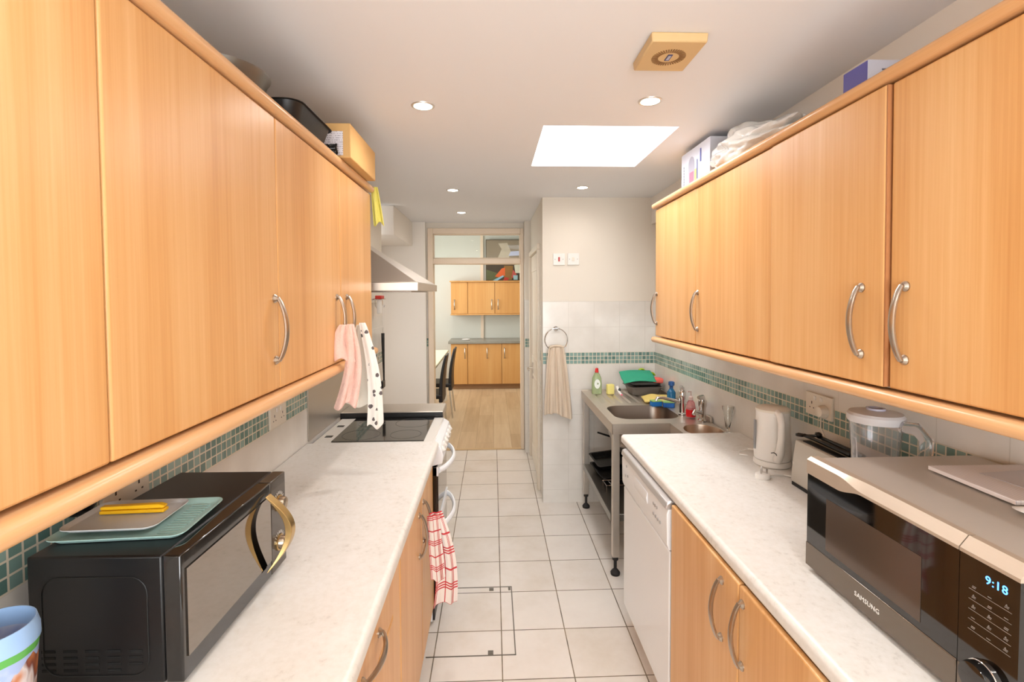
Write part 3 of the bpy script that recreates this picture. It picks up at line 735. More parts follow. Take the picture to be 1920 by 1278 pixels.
downlight(0.594, 1.853, 'lit downlight between the extractor fan and the skylight', P)
downlight(-0.273, 3.459, 'lit downlight left of the aisle, second of the left row', P)
downlight(0.613, 3.357, 'lit downlight above the sink beyond the skylight', P*0.5)
downlight(-0.274, 4.402, 'lit downlight closest to the doorway', P*0.8)
downlight(-0.26, 0.35, 'downlight behind the photographer on the left', P)
downlight(0.60, 0.35, 'downlight behind the photographer on the right', P)
for x, y in ((-0.8, 6.0), (0.2, 6.0), (-0.8, 7.6), (0.2, 7.6)):  # unseen lamps, added only to light the dining room
    downlight(x, y, 'unseen downlight added to light the dining room, %s on the %s' % ('nearer the doorway' if y < 7 else 'farther in', 'left' if x < 0 else 'right'), 22, 2.9, 'added dining room fill downlights')

T = thing('extractor_fan', 'square yellowed plastic ceiling extractor fan with round slotted grille', 'fan', (0.522, 1.460, HC), (0, 0, 0))
fm = mat('aged_plastic', (214, 182, 132), 0.45, var=0.04)
MB().add([(-0.080, -0.093, 0), (0.080, -0.093, 0), (0.080, 0.093, 0), (-0.080, 0.093, 0), (-0.078, -0.091, -0.026), (0.078, -0.091, -0.026), (0.078, 0.091, -0.026), (-0.078, 0.091, -0.026)],
         [(0, 1, 2, 3), (4, 5, 6, 7), (0, 1, 5, 4), (1, 2, 6, 5), (2, 3, 7, 6), (3, 0, 4, 7)]).build('housing', fm, T, bev=0.004)
gr = MB()
for i in range(40):
    a = 2*PI*i/40; M = Matrix.Translation((0.0, 0.0, 0)) @ Matrix.Rotation(a, 4, 'Z')
    gr.box(0.030, 0.049, -0.0018, 0.0018, -0.0272, -0.0262, M)
gr.build('grille', mat('slot_brown', (142, 104, 62), 0.6, var=0.05), T)
bd = MB().box(-0.007, 0.007, -0.018, 0.018, -0.0278, -0.0264).build('badge', mat('badge_blue', (66, 72, 120), 0.4, var=0.02), T)
MB().box(-0.004, 0.004, -0.013, 0.013, -0.0284, -0.0279).build('badge_inlay', mat('badge_pale', (176, 182, 206), 0.4, var=0.02), bd)

# ================================================================== SWITCHES AND SOCKETS
def plate(T, w, h, t=0.009): MB().box(-w/2, w/2, -t, 0, -h/2, h/2).build('plate', WHITE, T, bev=0.002)
T = thing('cooker_switch', 'white wall switch with red rocker on the end wall', 'switch', (0.499, YN-0.0004, 1.856)); plate(T, 0.088, 0.088)
MB().box(-0.006, 0.006, -0.013, -0.0092, -0.016, 0.016).build('rocker', mat('rocker_red', (176, 40, 40), 0.4, var=0.02), T, bev=0.001)
sm = MB()
for x in (-0.03, 0.03): sm.lathe([(0.003, -0.0098), (0.003, -0.0092)], (x, 0, 0), 8, 'y')
sm.build('screw', mat('screw_grey', (150, 146, 140), 0.4, 0.5, var=0.05), T)
T = thing('fused_spur', 'plain white fused spur plate right of the red switch', 'switch', (0.608, YN-0.0004, 1.857)); plate(T, 0.088, 0.088)
MB().box(-0.012, 0.008, -0.0125, -0.0092, -0.014, 0.014).build('rocker', CREAM, T, bev=0.001)
sm = MB()
for x in (-0.03, 0.03): sm.lathe([(0.003, -0.0098), (0.003, -0.0092)], (x, 0, 0), 8, 'y')
sm.build('screw', MATS['screw_grey'], T)

def socket(label, x, y, z, side, w=0.147, cable=None, tilt=0):
    """double socket on a side wall; local x along wall, -y out of wall"""
    T = thing('double_socket', label, 'socket', (x, y, z), (0, 0, PI/2 if side > 0 else -PI/2), 'double wall sockets')
    MB().box(-w/2, w/2, -0.010, 0, -0.043, 0.043).build('plate', CREAM, T, bev=0.002)
    hm = MATS.get('socket_hole') or mat('socket_hole', (60, 48, 44), 0.6, var=0.05)
    h = MB()
    for cx in (-0.037, 0.037):
        h = MB(); h.box(cx-0.0025, cx+0.0025, -0.0104, -0.0101, 0.0, 0.010)
        for dx in (-0.011, 0.011): h.box(cx+dx-0.003, cx+dx+0.003, -0.0104, -0.0101, -0.016, -0.012)
        h.build('pin_holes', hm, T)

    for cx in (-0.018, 0.018): MB().box(cx-0.006, cx+0.006, -0.0135, -0.0102, 0.018, 0.034).build('rocker', WHITE, T, bev=0.001)
    return T
socket('cream double socket in the mosaic band left of the cooker', XL+0.0005, 2.015, 1.112, 1)
socket('cream double socket behind the black microwave', XL+0.0005, 1.19, 1.14, 1)
TS = socket('cream double socket with a white plug in it above the toaster', XR-0.0005, 1.80, 1.172, -1)
TP = thing('plug', 'round white plug pushed into the socket above the toaster', 'plug', (XR-0.0112, 1.762, 1.158))
MB().lathe([(0.024, 0), (0.024, -0.012), (0.019, -0.024), (0.012, -0.027), (0.0005, -0.0275)], (0, 0, 0), 20, 'x').build('plug_body', CREAM, TP)
MB().tube([(-0.014, 0.0, -0.021), (-0.010, 0.006, -0.06), (-0.005, -0.01, -0.09), (-0.004, -0.02, -0.12)], 0.0028, 8).build('cable', CREAM, TP)
TP = thing('plug', 'large black plug in the left wall beside the black microwave', 'plug', (XL+0.0005, 1.055, 1.172))
MB().lathe([(0.035, 0), (0.034, 0.012), (0.024, 0.03), (0.0005, 0.036)], (0, 0, 0), 20, 'x', None, 1.0, 1.0).build('plug_body', BLACK, TP)
# trunking strip and switch on left wall
tag(MB().box(XL+0.0006, XL+0.018, 1.29, 1.66, 1.205, 1.232).build('cable_trunking', CREAM, bev=0.002), 'short white cable trunking under the left wall cabinets', 'trunking')

# ================================================================== LEFT MICROWAVE
T = thing('microwave', 'black microwave oven with mirrored door and brass-toned bow handle', 'microwave', (-0.545, 1.08, 0.9005), (0, 0, -0.022))
y0, y1 = -0.207, 0.207; Hm = 0.242
bd = MB().box(-0.27, -0.035, y0, y1, 0.012, Hm).build('body', mat('microwave_black', (14, 13, 14), 0.38, bump=0.02, bscale=300), T, bev=0.004)
ft = MB()
for x in (-0.24, -0.06):
    for y in (y0+0.03, y1-0.03): ft.lathe([(0.012, 0), (0.012, 0.012)], (x, y, 0), 12)
ft.build('feet', GREYR, T)
vt = MB()
for c in range(5):
    for r in range(4):
        if c == 0 and r == 3: continue
        x = -0.085-c*0.038; z = 0.072-r*0.0115
        vt.box(x-0.012, x+0.012, y0-0.0008, y0+0.001, z-0.0022, z+0.0022)
vt.build('vent_slots', mat('vent_dark', (2, 2, 2), 0.8, var=0.1), bd)
em = MB(); n = 60
ring = rrect(-0.245, -0.062, 0.028, 0.205, 0.03)
em.tube([(p[0], y0-0.0003, p[1]) for p in ring+ring[:1]], 0.0012, 6)
em.build('pressed_line', mat('pressed_line_black', (5, 5, 5), 0.5, var=0.1), bd)
MB().box(-0.034, -0.002, y0, y1-0.082, 0.012, Hm).build('door_frame', mat('door_black', (22, 20, 19), 0.1, coat=0.6, bump=0.003, bscale=5), T, bev=0.003)
MB().box(-0.0018, 0.0004, y0+0.012, y1-0.086, 0.052, Hm-0.03).build('door_mirror', mat('mirror_glass', (146, 138, 130), 0.045, 1.0, bump=0.006, bscale=6), T)
cp = MB().box(-0.034, -0.002, y1-0.080, y1, 0.012, Hm).build('control_panel', mat('panel_grey', (74, 66, 58), 0.25, 0.3, coat=0.3, var=0.03), T, bev=0.003)
brass = mat('brass_tone', (196, 164, 110), 0.25, 0.9, bump=0.01)
for z in (0.175, 0.075):
    k = MB().lathe([(0.017, 0), (0.016, 0.014), (0.014, 0.018), (0.0005, 0.019)], (-0.002, y1-0.04, z), 22, 'x'); k.build('knob', brushed('knob_steel', (170, 154, 134), 0.3), cp)
    MB().lathe([(0.020, 0), (0.020, 0.003), (0.018, 0.004)], (-0.0018, y1-0.04, z), 22, 'x').build('knob_ring', brass, cp)
tm = MB()
for i in range(9):
    a = PI*0.15+i*PI*0.7/8
    for zc in (0.175, 0.075):
        M = frame_M((-0.0018, y1-0.04, zc), (0, math.cos(a), math.sin(a)), (0, -math.sin(a), math.cos(a)))
        tm.box(0.022, 0.029, -0.0006, 0.0006, 0, 0.0005, M)
tm.build('scale_marks', WHITE, cp)
# crescent bow handle: two blades meeting at both ends
n = 18; pt_o = []; 
hy = y1-0.108
mb = MB(); L = []
for i in range(n+1):
    t = i/n; z = 0.222-t*0.182; s = math.sin(PI*t)
    xo = 0.004+0.044*s; yo = hy+0.018*s
    L.append([(xo-0.006*s-0.001, yo-0.012, z), (xo+0.006*s+0.002, yo-0.011, z), (xo+0.006*s+0.002, yo+0.012, z), (xo-0.006*s-0.001, yo+0.012, z)])
vs = [p for l in L for p in l]; fs = [(0, 1, 2, 3), tuple(4*n+k for k in (3, 2, 1, 0))]
for j in range(n):
    for k in range(4): q = (k+1) % 4; fs.append((j*4+k, j*4+q, (j+1)*4+q, (j+1)*4+k))
mb.add(vs, fs); mb.mi = [0, 0]+[1 if k == 3 else 0 for j in range(n) for k in range(4)]; mb.build('handle', [brass, BLACK], T, bev=0.001)
# lids lying on it
T = thing('container_lid', 'pale green plastic container lid lying on the black microwave', 'lid', (-0.708, 1.005, 1.1436), (0, 0, 0.06))
gl = mat('lid_green', (170, 204, 198), 0.3, var=0.04)
MB().tray(-0.118, 0.118, -0.085, 0.085, 0, 0.009, 0.0015, 0.02, 0.006, 0.003).build('lid_panel', gl, T)
rb = MB()
for k in range(13): rb.box(0.062, 0.098, -0.07+k*0.011, -0.066+k*0.011, 0.0016, 0.004)
rb.build('ribs', gl, T)
T = thing('container_lid', 'smaller frosted clear lid stacked on the green lid', 'lid', (-0.735, 1.005, 1.1545), (0, 0, 0.04))
MB().tray(-0.086, 0.086, -0.066, 0.066, 0, 0.006, 0.0015, 0.022, 0.003, 0.002).build('lid_panel', mat('lid_frost', (202, 204, 206), 0.3, var=0.05), T)
T = thing('bag_clip', 'yellow plastic bag clip lying on the frosted lid', 'clip', (-0.735, 1.022, 1.1575), (0, 0, 0.05))
yl = mat('clip_yellow', (240, 186, 24), 0.4, var=0.04)
MB().box(-0.062, 0.062, -0.009, 0.009, 0, 0.007).build('lower_jaw', yl, T, bev=0.002)
MB().prism([(-0.062, 0.0075), (0.058, 0.0075), (0.062, 0.012), (0.05, 0.016), (-0.062, 0.0145)], 'y', -0.006, 0.008).build('upper_jaw', yl, T, bev=0.002)

# printed blue tumbler
def printmat():
    g = NG('tumbler_print'); tc = g.n('ShaderNodeTexCoord'); s = g.xyz(tc.outputs['Object'])
    n = g.noise(tc.outputs['Object'], 14, 3); n2 = g.noise(g.coord('Object', (20, 20, 9), (3, 1, 0)), 1.3, 2)
    c = g.ramp(n, [(0.42, lin((160, 184, 232))), (0.5, lin((196, 208, 236))), (0.56, lin((166, 186, 228)))])
    low = g.math('LESS_THAN', g.math('ADD', s[2], g.math('MULTIPLY', n2, 0.10)), g.math('ADD', 0.16, g.math('MULTIPLY', g.math('MAXIMUM', s[0], 0.0), 1.0)))
    c = g.mix(low, c, g.ramp(n2, [(0.42, lin((206, 134, 84))), (0.5, lin((120, 60, 50))), (0.54, lin((222, 214, 214))), (0.62, lin((196, 120, 70)))]))
    gz = g.math('ADD', s[2], g.math('MULTIPLY', n, 0.012))
    rad = g.math('SQRT', g.math('ADD', g.math('MULTIPLY', s[0], s[0]), g.math('MULTIPLY', s[1], s[1])))
    gb = g.math('MULTIPLY', g.math('GREATER_THAN', rad, 0.0528), g.math('GREATER_THAN', gz, 0.178))
    gb = g.math('MULTIPLY', gb, g.math('LESS_THAN', gz, 0.191))
    c = g.mix(gb, c, lin((96, 176, 84)))
    rim = g.math('GREATER_THAN', s[2], 0.1845); c = g.mix(rim, c, lin((160, 196, 240)))
    g.put(g.b.inputs['Base Color'], c); g.b.inputs['Roughness'].default_value = 0.3
    return g.m
T = thing('plastic_tumbler', 'pale blue printed plastic tumbler at the lower left beside the black microwave', 'cup', (-0.742, 0.735, 0.9005))
MB().open_lathe([(0.0005, 0), (0.040, 0), (0.041, 0.004), (0.0535, 0.176), (0.056, 0.184), (0.0555, 0.20), (0.052, 0.214), (0.0505, 0.214), (0.053, 0.20), (0.0525, 0.186), (0.051, 0.178), (0.038, 0.006), (0.0005, 0.005)], (0, 0, 0), 40).build('cup_body', printmat(), T, smooth=50)

# ================================================================== RIGHT MICROWAVE
T = thing('microwave', 'large silver and black microwave oven on the right worktop', 'microwave', (0.79, 1.20, 0.9005), (0, 0, 0))
# local: x into the wall, y negative towards the camera, z up
LM = -0.505; HM2 = 0.286
silver = brushed('microwave_silver', (200, 192, 182), 0.42, (3, 70, 70), 0.45)
champ = brushed('microwave_champagne', (196, 180, 162), 0.4, (80, 3, 80), 0.5)
MB().box(0.03, 0.435, LM+0.003, -0.003, 0.012, HM2-0.003).build('body', silver, T, bev=0.003)
ft = MB()
for x in (0.06, 0.40):
    for y in (LM+0.04, -0.04): ft.lathe([(0.014, 0), (0.014, 0.012)], (x, y, 0), 12)
ft.build('feet', GREYR, T)
SPL = -0.407
def bandpiece(name, ya, yb, m=champ):
    """top trim above the glass: upper bevel and the wave-cut lower edge"""
    ns = 40; mb = MB(); L = []
    for i in range(ns+1):
        y = ya+(yb-ya)*i/ns; t = min(1, max(0, (-y-0.11)/0.075)); t = t*t*(3-2*t)
        zl = 0.245+0.016*t      # lower edge of strip
        zc = 0.284-0.0*t; xc = 0.0+0.0*t
        cz = 0.283-0.012*t
        L.append([(-0.0005, y, zl), (0.0, y, cz-0.004), (0.010+0.006*t, y, HM2), (0.0295, y, HM2), (0.0295, y, zl)])
    vs = [p for l in L for p in l]; k5 = 5; fs = [(0, 1, 2, 3, 4), tuple(ns*5+k for k in (4, 3, 2, 1, 0))]
    for j in range(ns):
        for k in range(5): q = (k+1) % 5; fs.append((j*5+k, j*5+q, (j+1)*5+q, (j+1)*5+k))
    return mb.add(vs, fs).build(name, m, T, smooth=25)
door = bandpiece('door_top_trim', SPL+0.001, -0.0)
bandpiece('panel_top_trim', LM, SPL-0.001)
gp = MB().box(0.002, 0.029, SPL+0.001, -0.001, 0.070, 0.2615).build('door_glass', BLACKG, T)
MB().box(0.0012, 0.0019, -0.333, -0.072, 0.084, 0.208).build('window_mesh', mat('window_grey', (92, 78, 68), 0.12, 0.35, bump=0.02, bscale=900), gp)
db = MB().box(0.0, 0.029, SPL+0.001, 0, 0.012, 0.0695).build('door_lower_band', brushed('lower_band', (122, 112, 102), 0.22, (80, 3, 80), 0.8), T, bev=0.0015)
text_mb('SAMSUNG', 0.0145, frame_M((-0.0004, -0.205, 0.040), (0, -1, 0), (0, 0, 1)), 0.0006, spacing=1.08).build('lettering', WHITE, db)
cpan = MB().box(0.001, 0.029, LM+0.001, SPL-0.001, 0.070, 0.2615).build('control_panel', BLACKG, T)
MB().box(0.0, 0.029, LM, SPL-0.001, 0.012, 0.0695).build('panel_lower_band', bpy.data.materials['lower_band'], T, bev=0.0015)
blue = mat('display_blue', (0.05, 0.25, 1.0), emit=5)
text_mb('9:18', 0.019, frame_M((0.0006, LM+0.036, 0.236), (0, -1, 0), (0, 0, 1)), 0.0005, spacing=1.1).build('display_digits', blue, cpan)
ic = MB()
for r in range(5):
    z = 0.206-r*0.017
    ic.box(0.0005, 0.0009, LM+0.012, SPL-0.018, z, z+0.0007)
    for c in range(3):
        y = SPL-0.026-c*0.026; k = (r*3+c) % 4
        ic.box(0.0005, 0.0009, y-0.003, y+0.003, z+0.004, z+0.0052)
        if k != 1: ic.box(0.0005, 0.0009, y-0.004, y+0.002, z+0.0064, z+0.0076)
        if k > 1: ic.box(0.0005, 0.0009, y-0.0008, y+0.0008, z+0.004, z+0.010)
ic.build('printed_icons', mat('icon_grey', (142, 130, 120), 0.5, var=0.02), cpan)
kn = MB().lathe([(0.027, 0.0), (0.027, -0.012), (0.025, -0.019), (0.0005, -0.020)], (0.001, LM+0.052, 0.072), 36, 'x'); kn.build('dial', BLACKG, T)
MB().lathe([(0.0285, 0.0), (0.0285, -0.004), (0.0275, -0.005)], (0.001, LM+0.052, 0.072), 36, 'x').build('dial_ring', CHROME, T)

# papers on it
def lined():
    g = NG('lined_paper'); tc = g.n('ShaderNodeTexCoord'); s = g.xyz(tc.outputs['Object'])
    f = g.math('FRACT', g.math('MULTIPLY', g.math('ADD', s[0], 5), 110)); l = g.math('LESS_THAN', f, 0.16)
    n = g.noise(tc.outputs['Object'], 60, 3)
    c = g.mix(g.math('MULTIPLY', l, 0.5), lin((236, 228, 226)), lin((178, 164, 176)))
    g.put(g.b.inputs['Base Color'], g.mix(g.math('MULTIPLY', n, 0.15), c, lin((214, 206, 206)))); g.b.inputs['Roughness'].default_value = 0.6
    return g.m
T = thing('notepad', 'white ruled notepad lying on the silver microwave', 'notepad', (1.118, 0.995, 1.1872), (0, 0, -0.02))
MB().box(-0.110, 0.110, -0.098, 0.098, 0, 0.009).build('pages', lined(), T, bev=0.001)
MB().box(-0.035, 0.09, -0.05, 0.05, 0.0092, 0.010, Matrix.Rotation(0.12, 4, 'Z')).build('loose_sheet', mat('sheet_grey', (212, 208, 212), 0.6, var=0.04, vscale=40), T)
T = thing('paper_tissue', 'crumpled white tissue in front of the notepad on the silver microwave', 'tissue', (1.012, 0.846, 1.1872))
def tis(u, v):
    a = u*2*PI; r = 0.045*v*(1+0.25*math.sin(3*a+1)); return (r*math.cos(a)*0.7, r*math.sin(a)*1.0, 0.001+0.011*(1-v**2)*(1+0.4*math.sin(5*a+2)*v)+0.0008)
MB().grid(tis, 32, 8).build('sheet', mat('tissue_white', (236, 234, 232), 0.8, bump=0.2, bscale=40), T)

# ================================================================== KETTLE, PLUG, TOASTER, BLENDER JUG
T = thing('kettle', 'white cordless jug kettle on the right worktop', 'kettle', (1.135, 1.945, 0.9005), (0, 0, 0.15))
ks = 1.0
MB().lathe([(0.066, 0), (0.070, 0.004), (0.070, 0.016), (0.066, 0.022)], (0, 0, 0), 32).build('base', WHITE, T)
kb = MB()
kb.lathe([(0.064, 0.0225), (0.068, 0.027), (0.069, 0.05), (0.065, 0.12), (0.062, 0.19), (0.063, 0.205)], (0, 0, 0), 36)
kb.prism([(-0.020, 0.20), (0.0, 0.206), (0.020, 0.20), (0.018, 0.175), (-0.018, 0.175)], 'x', 0, 0.01)
kb.build('jug', WHITE, T)
MB().lathe([(0.064, 0.2055), (0.064, 0.213), (0.055, 0.219), (0.0005, 0.221)], (0, 0, 0), 36).build('lid', CREAM, T)
MB().add([(-0.02, 0.058, 0.175), (0.02, 0.058, 0.175), (0.026, 0.055, 0.208), (-0.026, 0.055, 0.208), (-0.008, 0.084, 0.205), (0.008, 0.084, 0.205)], [(0, 1, 5, 4), (1, 2, 5), (0, 4, 3), (4, 5, 2, 3), (0, 3, 2, 1)]).build('spout', WHITE, T, bev=0.002)
MB().tube([(-0.020, -0.050, 0.207), (-0.028, -0.075, 0.203), (-0.036, -0.094, 0.175), (-0.036, -0.094, 0.12), (-0.030, -0.080, 0.07), (-0.024, -0.058, 0.035)], [0.014, 0.014, 0.013, 0.013, 0.016, 0.018], 14).build('handle', WHITE, T)
MB().box(-0.0705, -0.066, 0.012, 0.022, 0.06, 0.17).build('water_gauge', mat('gauge_grey', (140, 140, 140), 0.3, var=0.05), T)
sw = MB(); sw.tube([(-0.060, -0.068, 0.066), (-0.056, -0.078, 0.070), (-0.050, -0.082, 0.066), (-0.048, -0.084, 0.060)], 0.0018, 6); sw.build('logo_swoosh', BLACK, T)
KT = T; KT.scale = (1, 1, 1.075)
T = thing('plug', 'white three-pin plug lying pins up on the worktop in front of the kettle', 'plug', (1.015, 1.80, 0.9005))
MB().lathe([(0.027, 0), (0.028, 0.006), (0.026, 0.017), (0.022, 0.019)], (0, 0, 0), 20, 'z', None, 1.0, 0.9).build('plug_body', WHITE, T)
pn = MB().box(-0.002, 0.002, 0.006, 0.014, 0.0195, 0.042).box(-0.014, -0.008, -0.010, -0.006, 0.0195, 0.037).box(0.008, 0.014, -0.010, -0.006, 0.0195, 0.037)
pn.build('pins', CHROME, T)
MB().tube([(0.026, 0, 0.008), (0.05, 0.01, 0.006), (0.09, 0.015, 0.004), (0.12, -0.02, 0.004), (0.16, -0.03, 0.004)], 0.0032, 8).build('cable', WHITE, T)
kc = (MB().tube([(1.085, 2.045, 0.904), (1.06, 2.06, 0.904), (1.075, 2.10, 0.904), (1.12, 2.11, 0.91), (1.15, 2.06, 0.92), (1.155, 2.03, 0.915)], 0.003, 8).build('power_cord', WHITE)); kc.parent = KT; kc.matrix_parent_inverse = (Matrix.Translation(KT.location) @ KT.rotation_euler.to_matrix().to_4x4()).inverted()

T = thing('toaster', 'silver-grey toaster half hidden behind the silver microwave', 'toaster', (1.149, 1.60, 0.9005))
tb = MB().prism([(-0.066, 0.012), (0.066, 0.012), (0.064, 0.10), (0.056, 0.165), (-0.050, 0.165), (-0.060, 0.10)], 'y', -0.14, 0.14).build('body', mat('toaster_grey', (196, 190, 180), 0.35, 0.3, var=0.02), T, bev=0.008, seg=3)
MB().box(-0.062, 0.062, -0.136, 0.136, 0, 0.0115).build('base', BLACK, T)
MB().box(-0.040, -0.012, -0.11, 0.11, 0.1653, 0.168).box(0.012, 0.040, -0.11, 0.11, 0.1653, 0.168).build('slots', BLACK, T)
T = thing('serving_tongs', 'black folded plastic tongs lying across the toaster slots', 'tongs', (1.152, 1.62, 1.0735))
tg = MB()
tg.tube([(-0.02, 0.115, 0.006), (-0.02, 0.05, 0.008), (-0.012, -0.11, 0.006)], [0.007, 0.006, 0.009], 8)
tg.tube([(0.02, 0.10, 0.006), (0.016, 0.04, 0.008), (0.018, -0.12, 0.006)], [0.008, 0.006, 0.009], 8)
tg.tube([(-0.035, 0.13, 0.007), (-0.02, 0.10, 0.009), (0.0, 0.085, 0.012), (0.02, 0.11, 0.014)], 0.005, 8)
tg.open_lathe([(0.010, 0), (0.010, 0.006), (0.014, 0.006), (0.014, 0), (0.010, 0)], (-0.035, 0.12, 0.003), 16)
tg.ball((0.012, 0.085, 0.015), 0.011, 12)
tg.build('tong_arms', BLACK, T)

T = thing('blender_jug', 'clear plastic blender jug with white lid beside the silver microwave', 'jug', (1.115, 1.385, 0.9005), (0, 0, 0))
MB().open_lathe([(0.045, 0.03), (0.048, 0.06), (0.066, 0.325), (0.068, 0.33), (0.065, 0.33), (0.0625, 0.323), (0.0445, 0.06), (0.0005, 0.055)], (0, 0, 0), 36).build('jug_body', CLEARP, T, smooth=60)
MB().lathe([(0.056, 0), (0.056, 0.012), (0.05, 0.0295)], (0, 0, 0), 28).build('collar', CREAM, T)
lw = mat('lid_white', (226, 224, 226), 0.3, trans=0.1, var=0.02)
ld = MB().lathe([(0.069, 0.322), (0.071, 0.328), (0.071, 0.342), (0.066, 0.349), (0.030, 0.356), (0.0005, 0.356)], (0, 0, 0), 36).build('lid', lw, T)
MB().open_lathe([(0.018, 0.3565), (0.018, 0.362), (0.024, 0.362), (0.024, 0.3565), (0.018, 0.3565)], (0, 0, 0), 24).build('filler_cap', mat('cap_lilac', (190, 188, 206), 0.3, var=0.02), ld)
MB().tube([(0.020, -0.062, 0.322), (0.034, -0.100, 0.326), (0.042, -0.126, 0.30), (0.040, -0.122, 0.21), (0.028, -0.088, 0.13), (0.02, -0.052, 0.10)], [0.010, 0.012, 0.012, 0.011, 0.009, 0.008], 12, None, 1.5).build('handle', CLEARP, T)
MB().tube([(-0.03, 0.02, 0.08), (-0.042, 0.02, 0.19), (-0.048, 0.02, 0.27)], 0.006, 8).build('rib', CLEARP, T)
MB().box(-0.006, 0.006, -0.02, 0.02, 0.056, 0.09).build('blade', STEEL, T)

# ================================================================== CLOTHS
def cloth(fn, nu, nv, m, name='fabric', th=0.003, parent=None):
    return MB().grid(fn, nu, nv).build(name, m, parent, smooth=180, solid=th, sub=1)
def drape(top, bot, wtop, wbot, wdir, ndir, folds, amp, seed=0, sway=0.0, bend=None):
    wd, nd = Vector(wdir).normalized(), Vector(ndir).normalized(); a, b = Vector(top), Vector(bot)
    rnd = random.Random(seed); ph = [rnd.random()*6 for _ in range(4)]
    def fn(u, v):
        c = a.lerp(b, v) + wd*sway*math.sin(v*3)
        if bend: c = c + Vector(bend)*math.sin(v*PI)
        wv = wtop+(wbot-wtop)*(v**0.7); uu = u-0.5
        am = amp*(0.5+0.6*v)
        off = am*(math.sin(2*PI*folds*uu+ph[0]+v*1.2)+0.45*math.sin(2*PI*folds*1.9*uu+ph[1]-v*2))
        edge = 0.012*math.sin(uu*7+ph[2])*v
        return c+wd*wv*uu+nd*off+Vector((0, 0, edge))
    return fn
towel = mat('beige_terry', (216, 198, 176), 0.95, bump=0.7, bscale=260, var=0.12, vscale=9)
T = thing('towel_ring', 'chrome towel ring on the tiled end wall', 'ring', (0.474, YN-0.0004, 1.335))
MB().lathe([(0.018, 0), (0.018, -0.006), (0.009, -0.012), (0.008, -0.030)], (0.0, 0, 0), 18, 'y').tube([(-0.02, -0.030, -0.002), (0.02, -0.030, 0.004)], 0.008, 10).build('wall_mount', CHROME, T)
pts = [(0.085*math.sin(2*PI*i/40), -0.030, -0.083+0.085*math.cos(2*PI*i/40)) for i in range(41)]
MB().tube(pts, 0.0035, 8, caps=False).build('hoop', CHROME, T)
T = thing('hand_towel', 'worn beige hand towel hanging from the towel ring', 'towel', (0.474, YN-0.050, 1.19))
fnf = drape((-0.004, -0.006, 0.01), (0.01, -0.006, -0.50), 0.11, 0.215, (1, 0, 0), (0, 1, 0), 3.1, 0.013, 3)
def ht(u, v):
    p = fnf(u, v); 
    if v > 0.86: p = p + Vector((0, 0, -0.035*(u-0.3)*(v-0.86)/0.14))
    return p
cloth(ht, 26, 34, towel, 'fabric', 0.006, T)
MB().grid(drape((-0.004, 0.030, 0.01), (0.0, 0.030, -0.40), 0.10, 0.17, (1, 0, 0), (0, 1, 0), 2.0, 0.004, 5), 20, 20).build('back_layer', towel, T, smooth=180, solid=0.005)
MB().tube([(-0.055, -0.004, 0.008), (-0.03, 0.0, 0.016), (0.0, 0.0, 0.018), (0.03, 0.0, 0.016), (0.055, -0.004, 0.008)], 0.014, 10, None, 0.6).build('fold', towel, T)

pinkm = mat('pink_terry', (240, 200, 186), 0.95, bump=0.8, bscale=240, var=0.06, vscale=20)
T = thing('cleaning_cloth', 'pink fluffy cloth hung on a left wall cabinet handle', 'cloth', (-0.520, 1.80, 1.47))
cloth(drape((-0.018, -0.010, 0.022), (-0.015, -0.02, -0.11), 0.025, 0.085, (1, 0.3, 0), (0.3, -1, 0), 1.3, 0.008, 4, bend=(-0.012, 0, 0)), 14, 14, pinkm, 'fabric', 0.010, T)
cloth(drape((0.006, -0.005, 0.024), (-0.018, -0.01, -0.275), 0.02, 0.075, (1, 0.4, 0), (0.4, -1, 0), 1.6, 0.009, 9, bend=(0.02, 0, 0)), 16, 26, pinkm, 'fabric_tail', 0.010, T)

def patt(name, base, ink, kind):
    g = NG(name); tc = g.n('ShaderNodeTexCoord')
    if kind == 'spots':
        vr = g.n('ShaderNodeTexVoronoi'); vr.inputs['Scale'].default_value = 32; g.put(vr.inputs['Vector'], tc.outputs['Object'])
        n = g.noise(tc.outputs['Object'], 75, 2)
        f = g.math('LESS_THAN', g.math('ADD', vr.outputs['Distance'], g.math('MULTIPLY', n, 0.35)), 0.44)
        pass
    else:
        uvn = g.n('ShaderNodeUVMap'); s = g.xyz(uvn.outputs[0])
        def stripes(c, k, w_):
            a = g.math('FRACT', g.math('MULTIPLY', c, k)); big = g.math('LESS_THAN', a, 0.22)
            fine = g.math('LESS_THAN', g.math('FRACT', g.math('MULTIPLY', a, 13.6)), w_)
            single = g.math('LESS_THAN', g.math('ABSOLUTE', g.math('SUBTRACT', a, 0.62)), 0.025)
            return g.math('MAXIMUM', g.math('MULTIPLY', big, fine), single)
        f = g.math('MAXIMUM', stripes(s[0], 1.4, 0.5), stripes(s[1], 2.6, 0.5))
    g.put(g.b.inputs['Base Color'], g.mix(f, lin(base), lin(ink))); g.b.inputs['Roughness'].default_value = 0.9
    g.bump(g.noise(tc.outputs['Object'], 300, 2), 0.2)
    return g.m
def add_uv(o, nu, nv):
    me = o.data; uv = me.uv_layers.new(name='UVMap')
    for lp in me.loops:
        i = lp.vertex_index; uv.data[lp.index].uv = ((i % (nu+1))/nu, (i//(nu+1))/nv)
T = thing('tea_towel', 'white tea towel with dark printed motifs hanging from the last left wall cabinet handle', 'towel', (-0.508, 1.935, 1.47))
pm = patt('printed_cotton', (232, 226, 218), (96, 88, 88), 'spots')
cloth(drape((0.0, 0.0, 0.02), (0.050, -0.02, -0.385), 0.025, 0.065, (1, 0.5, 0), (0.5, -1, 0), 1.2, 0.006, 21, bend=(0.018, 0, 0)), 14, 34, pm, 'fabric', 0.002, T)
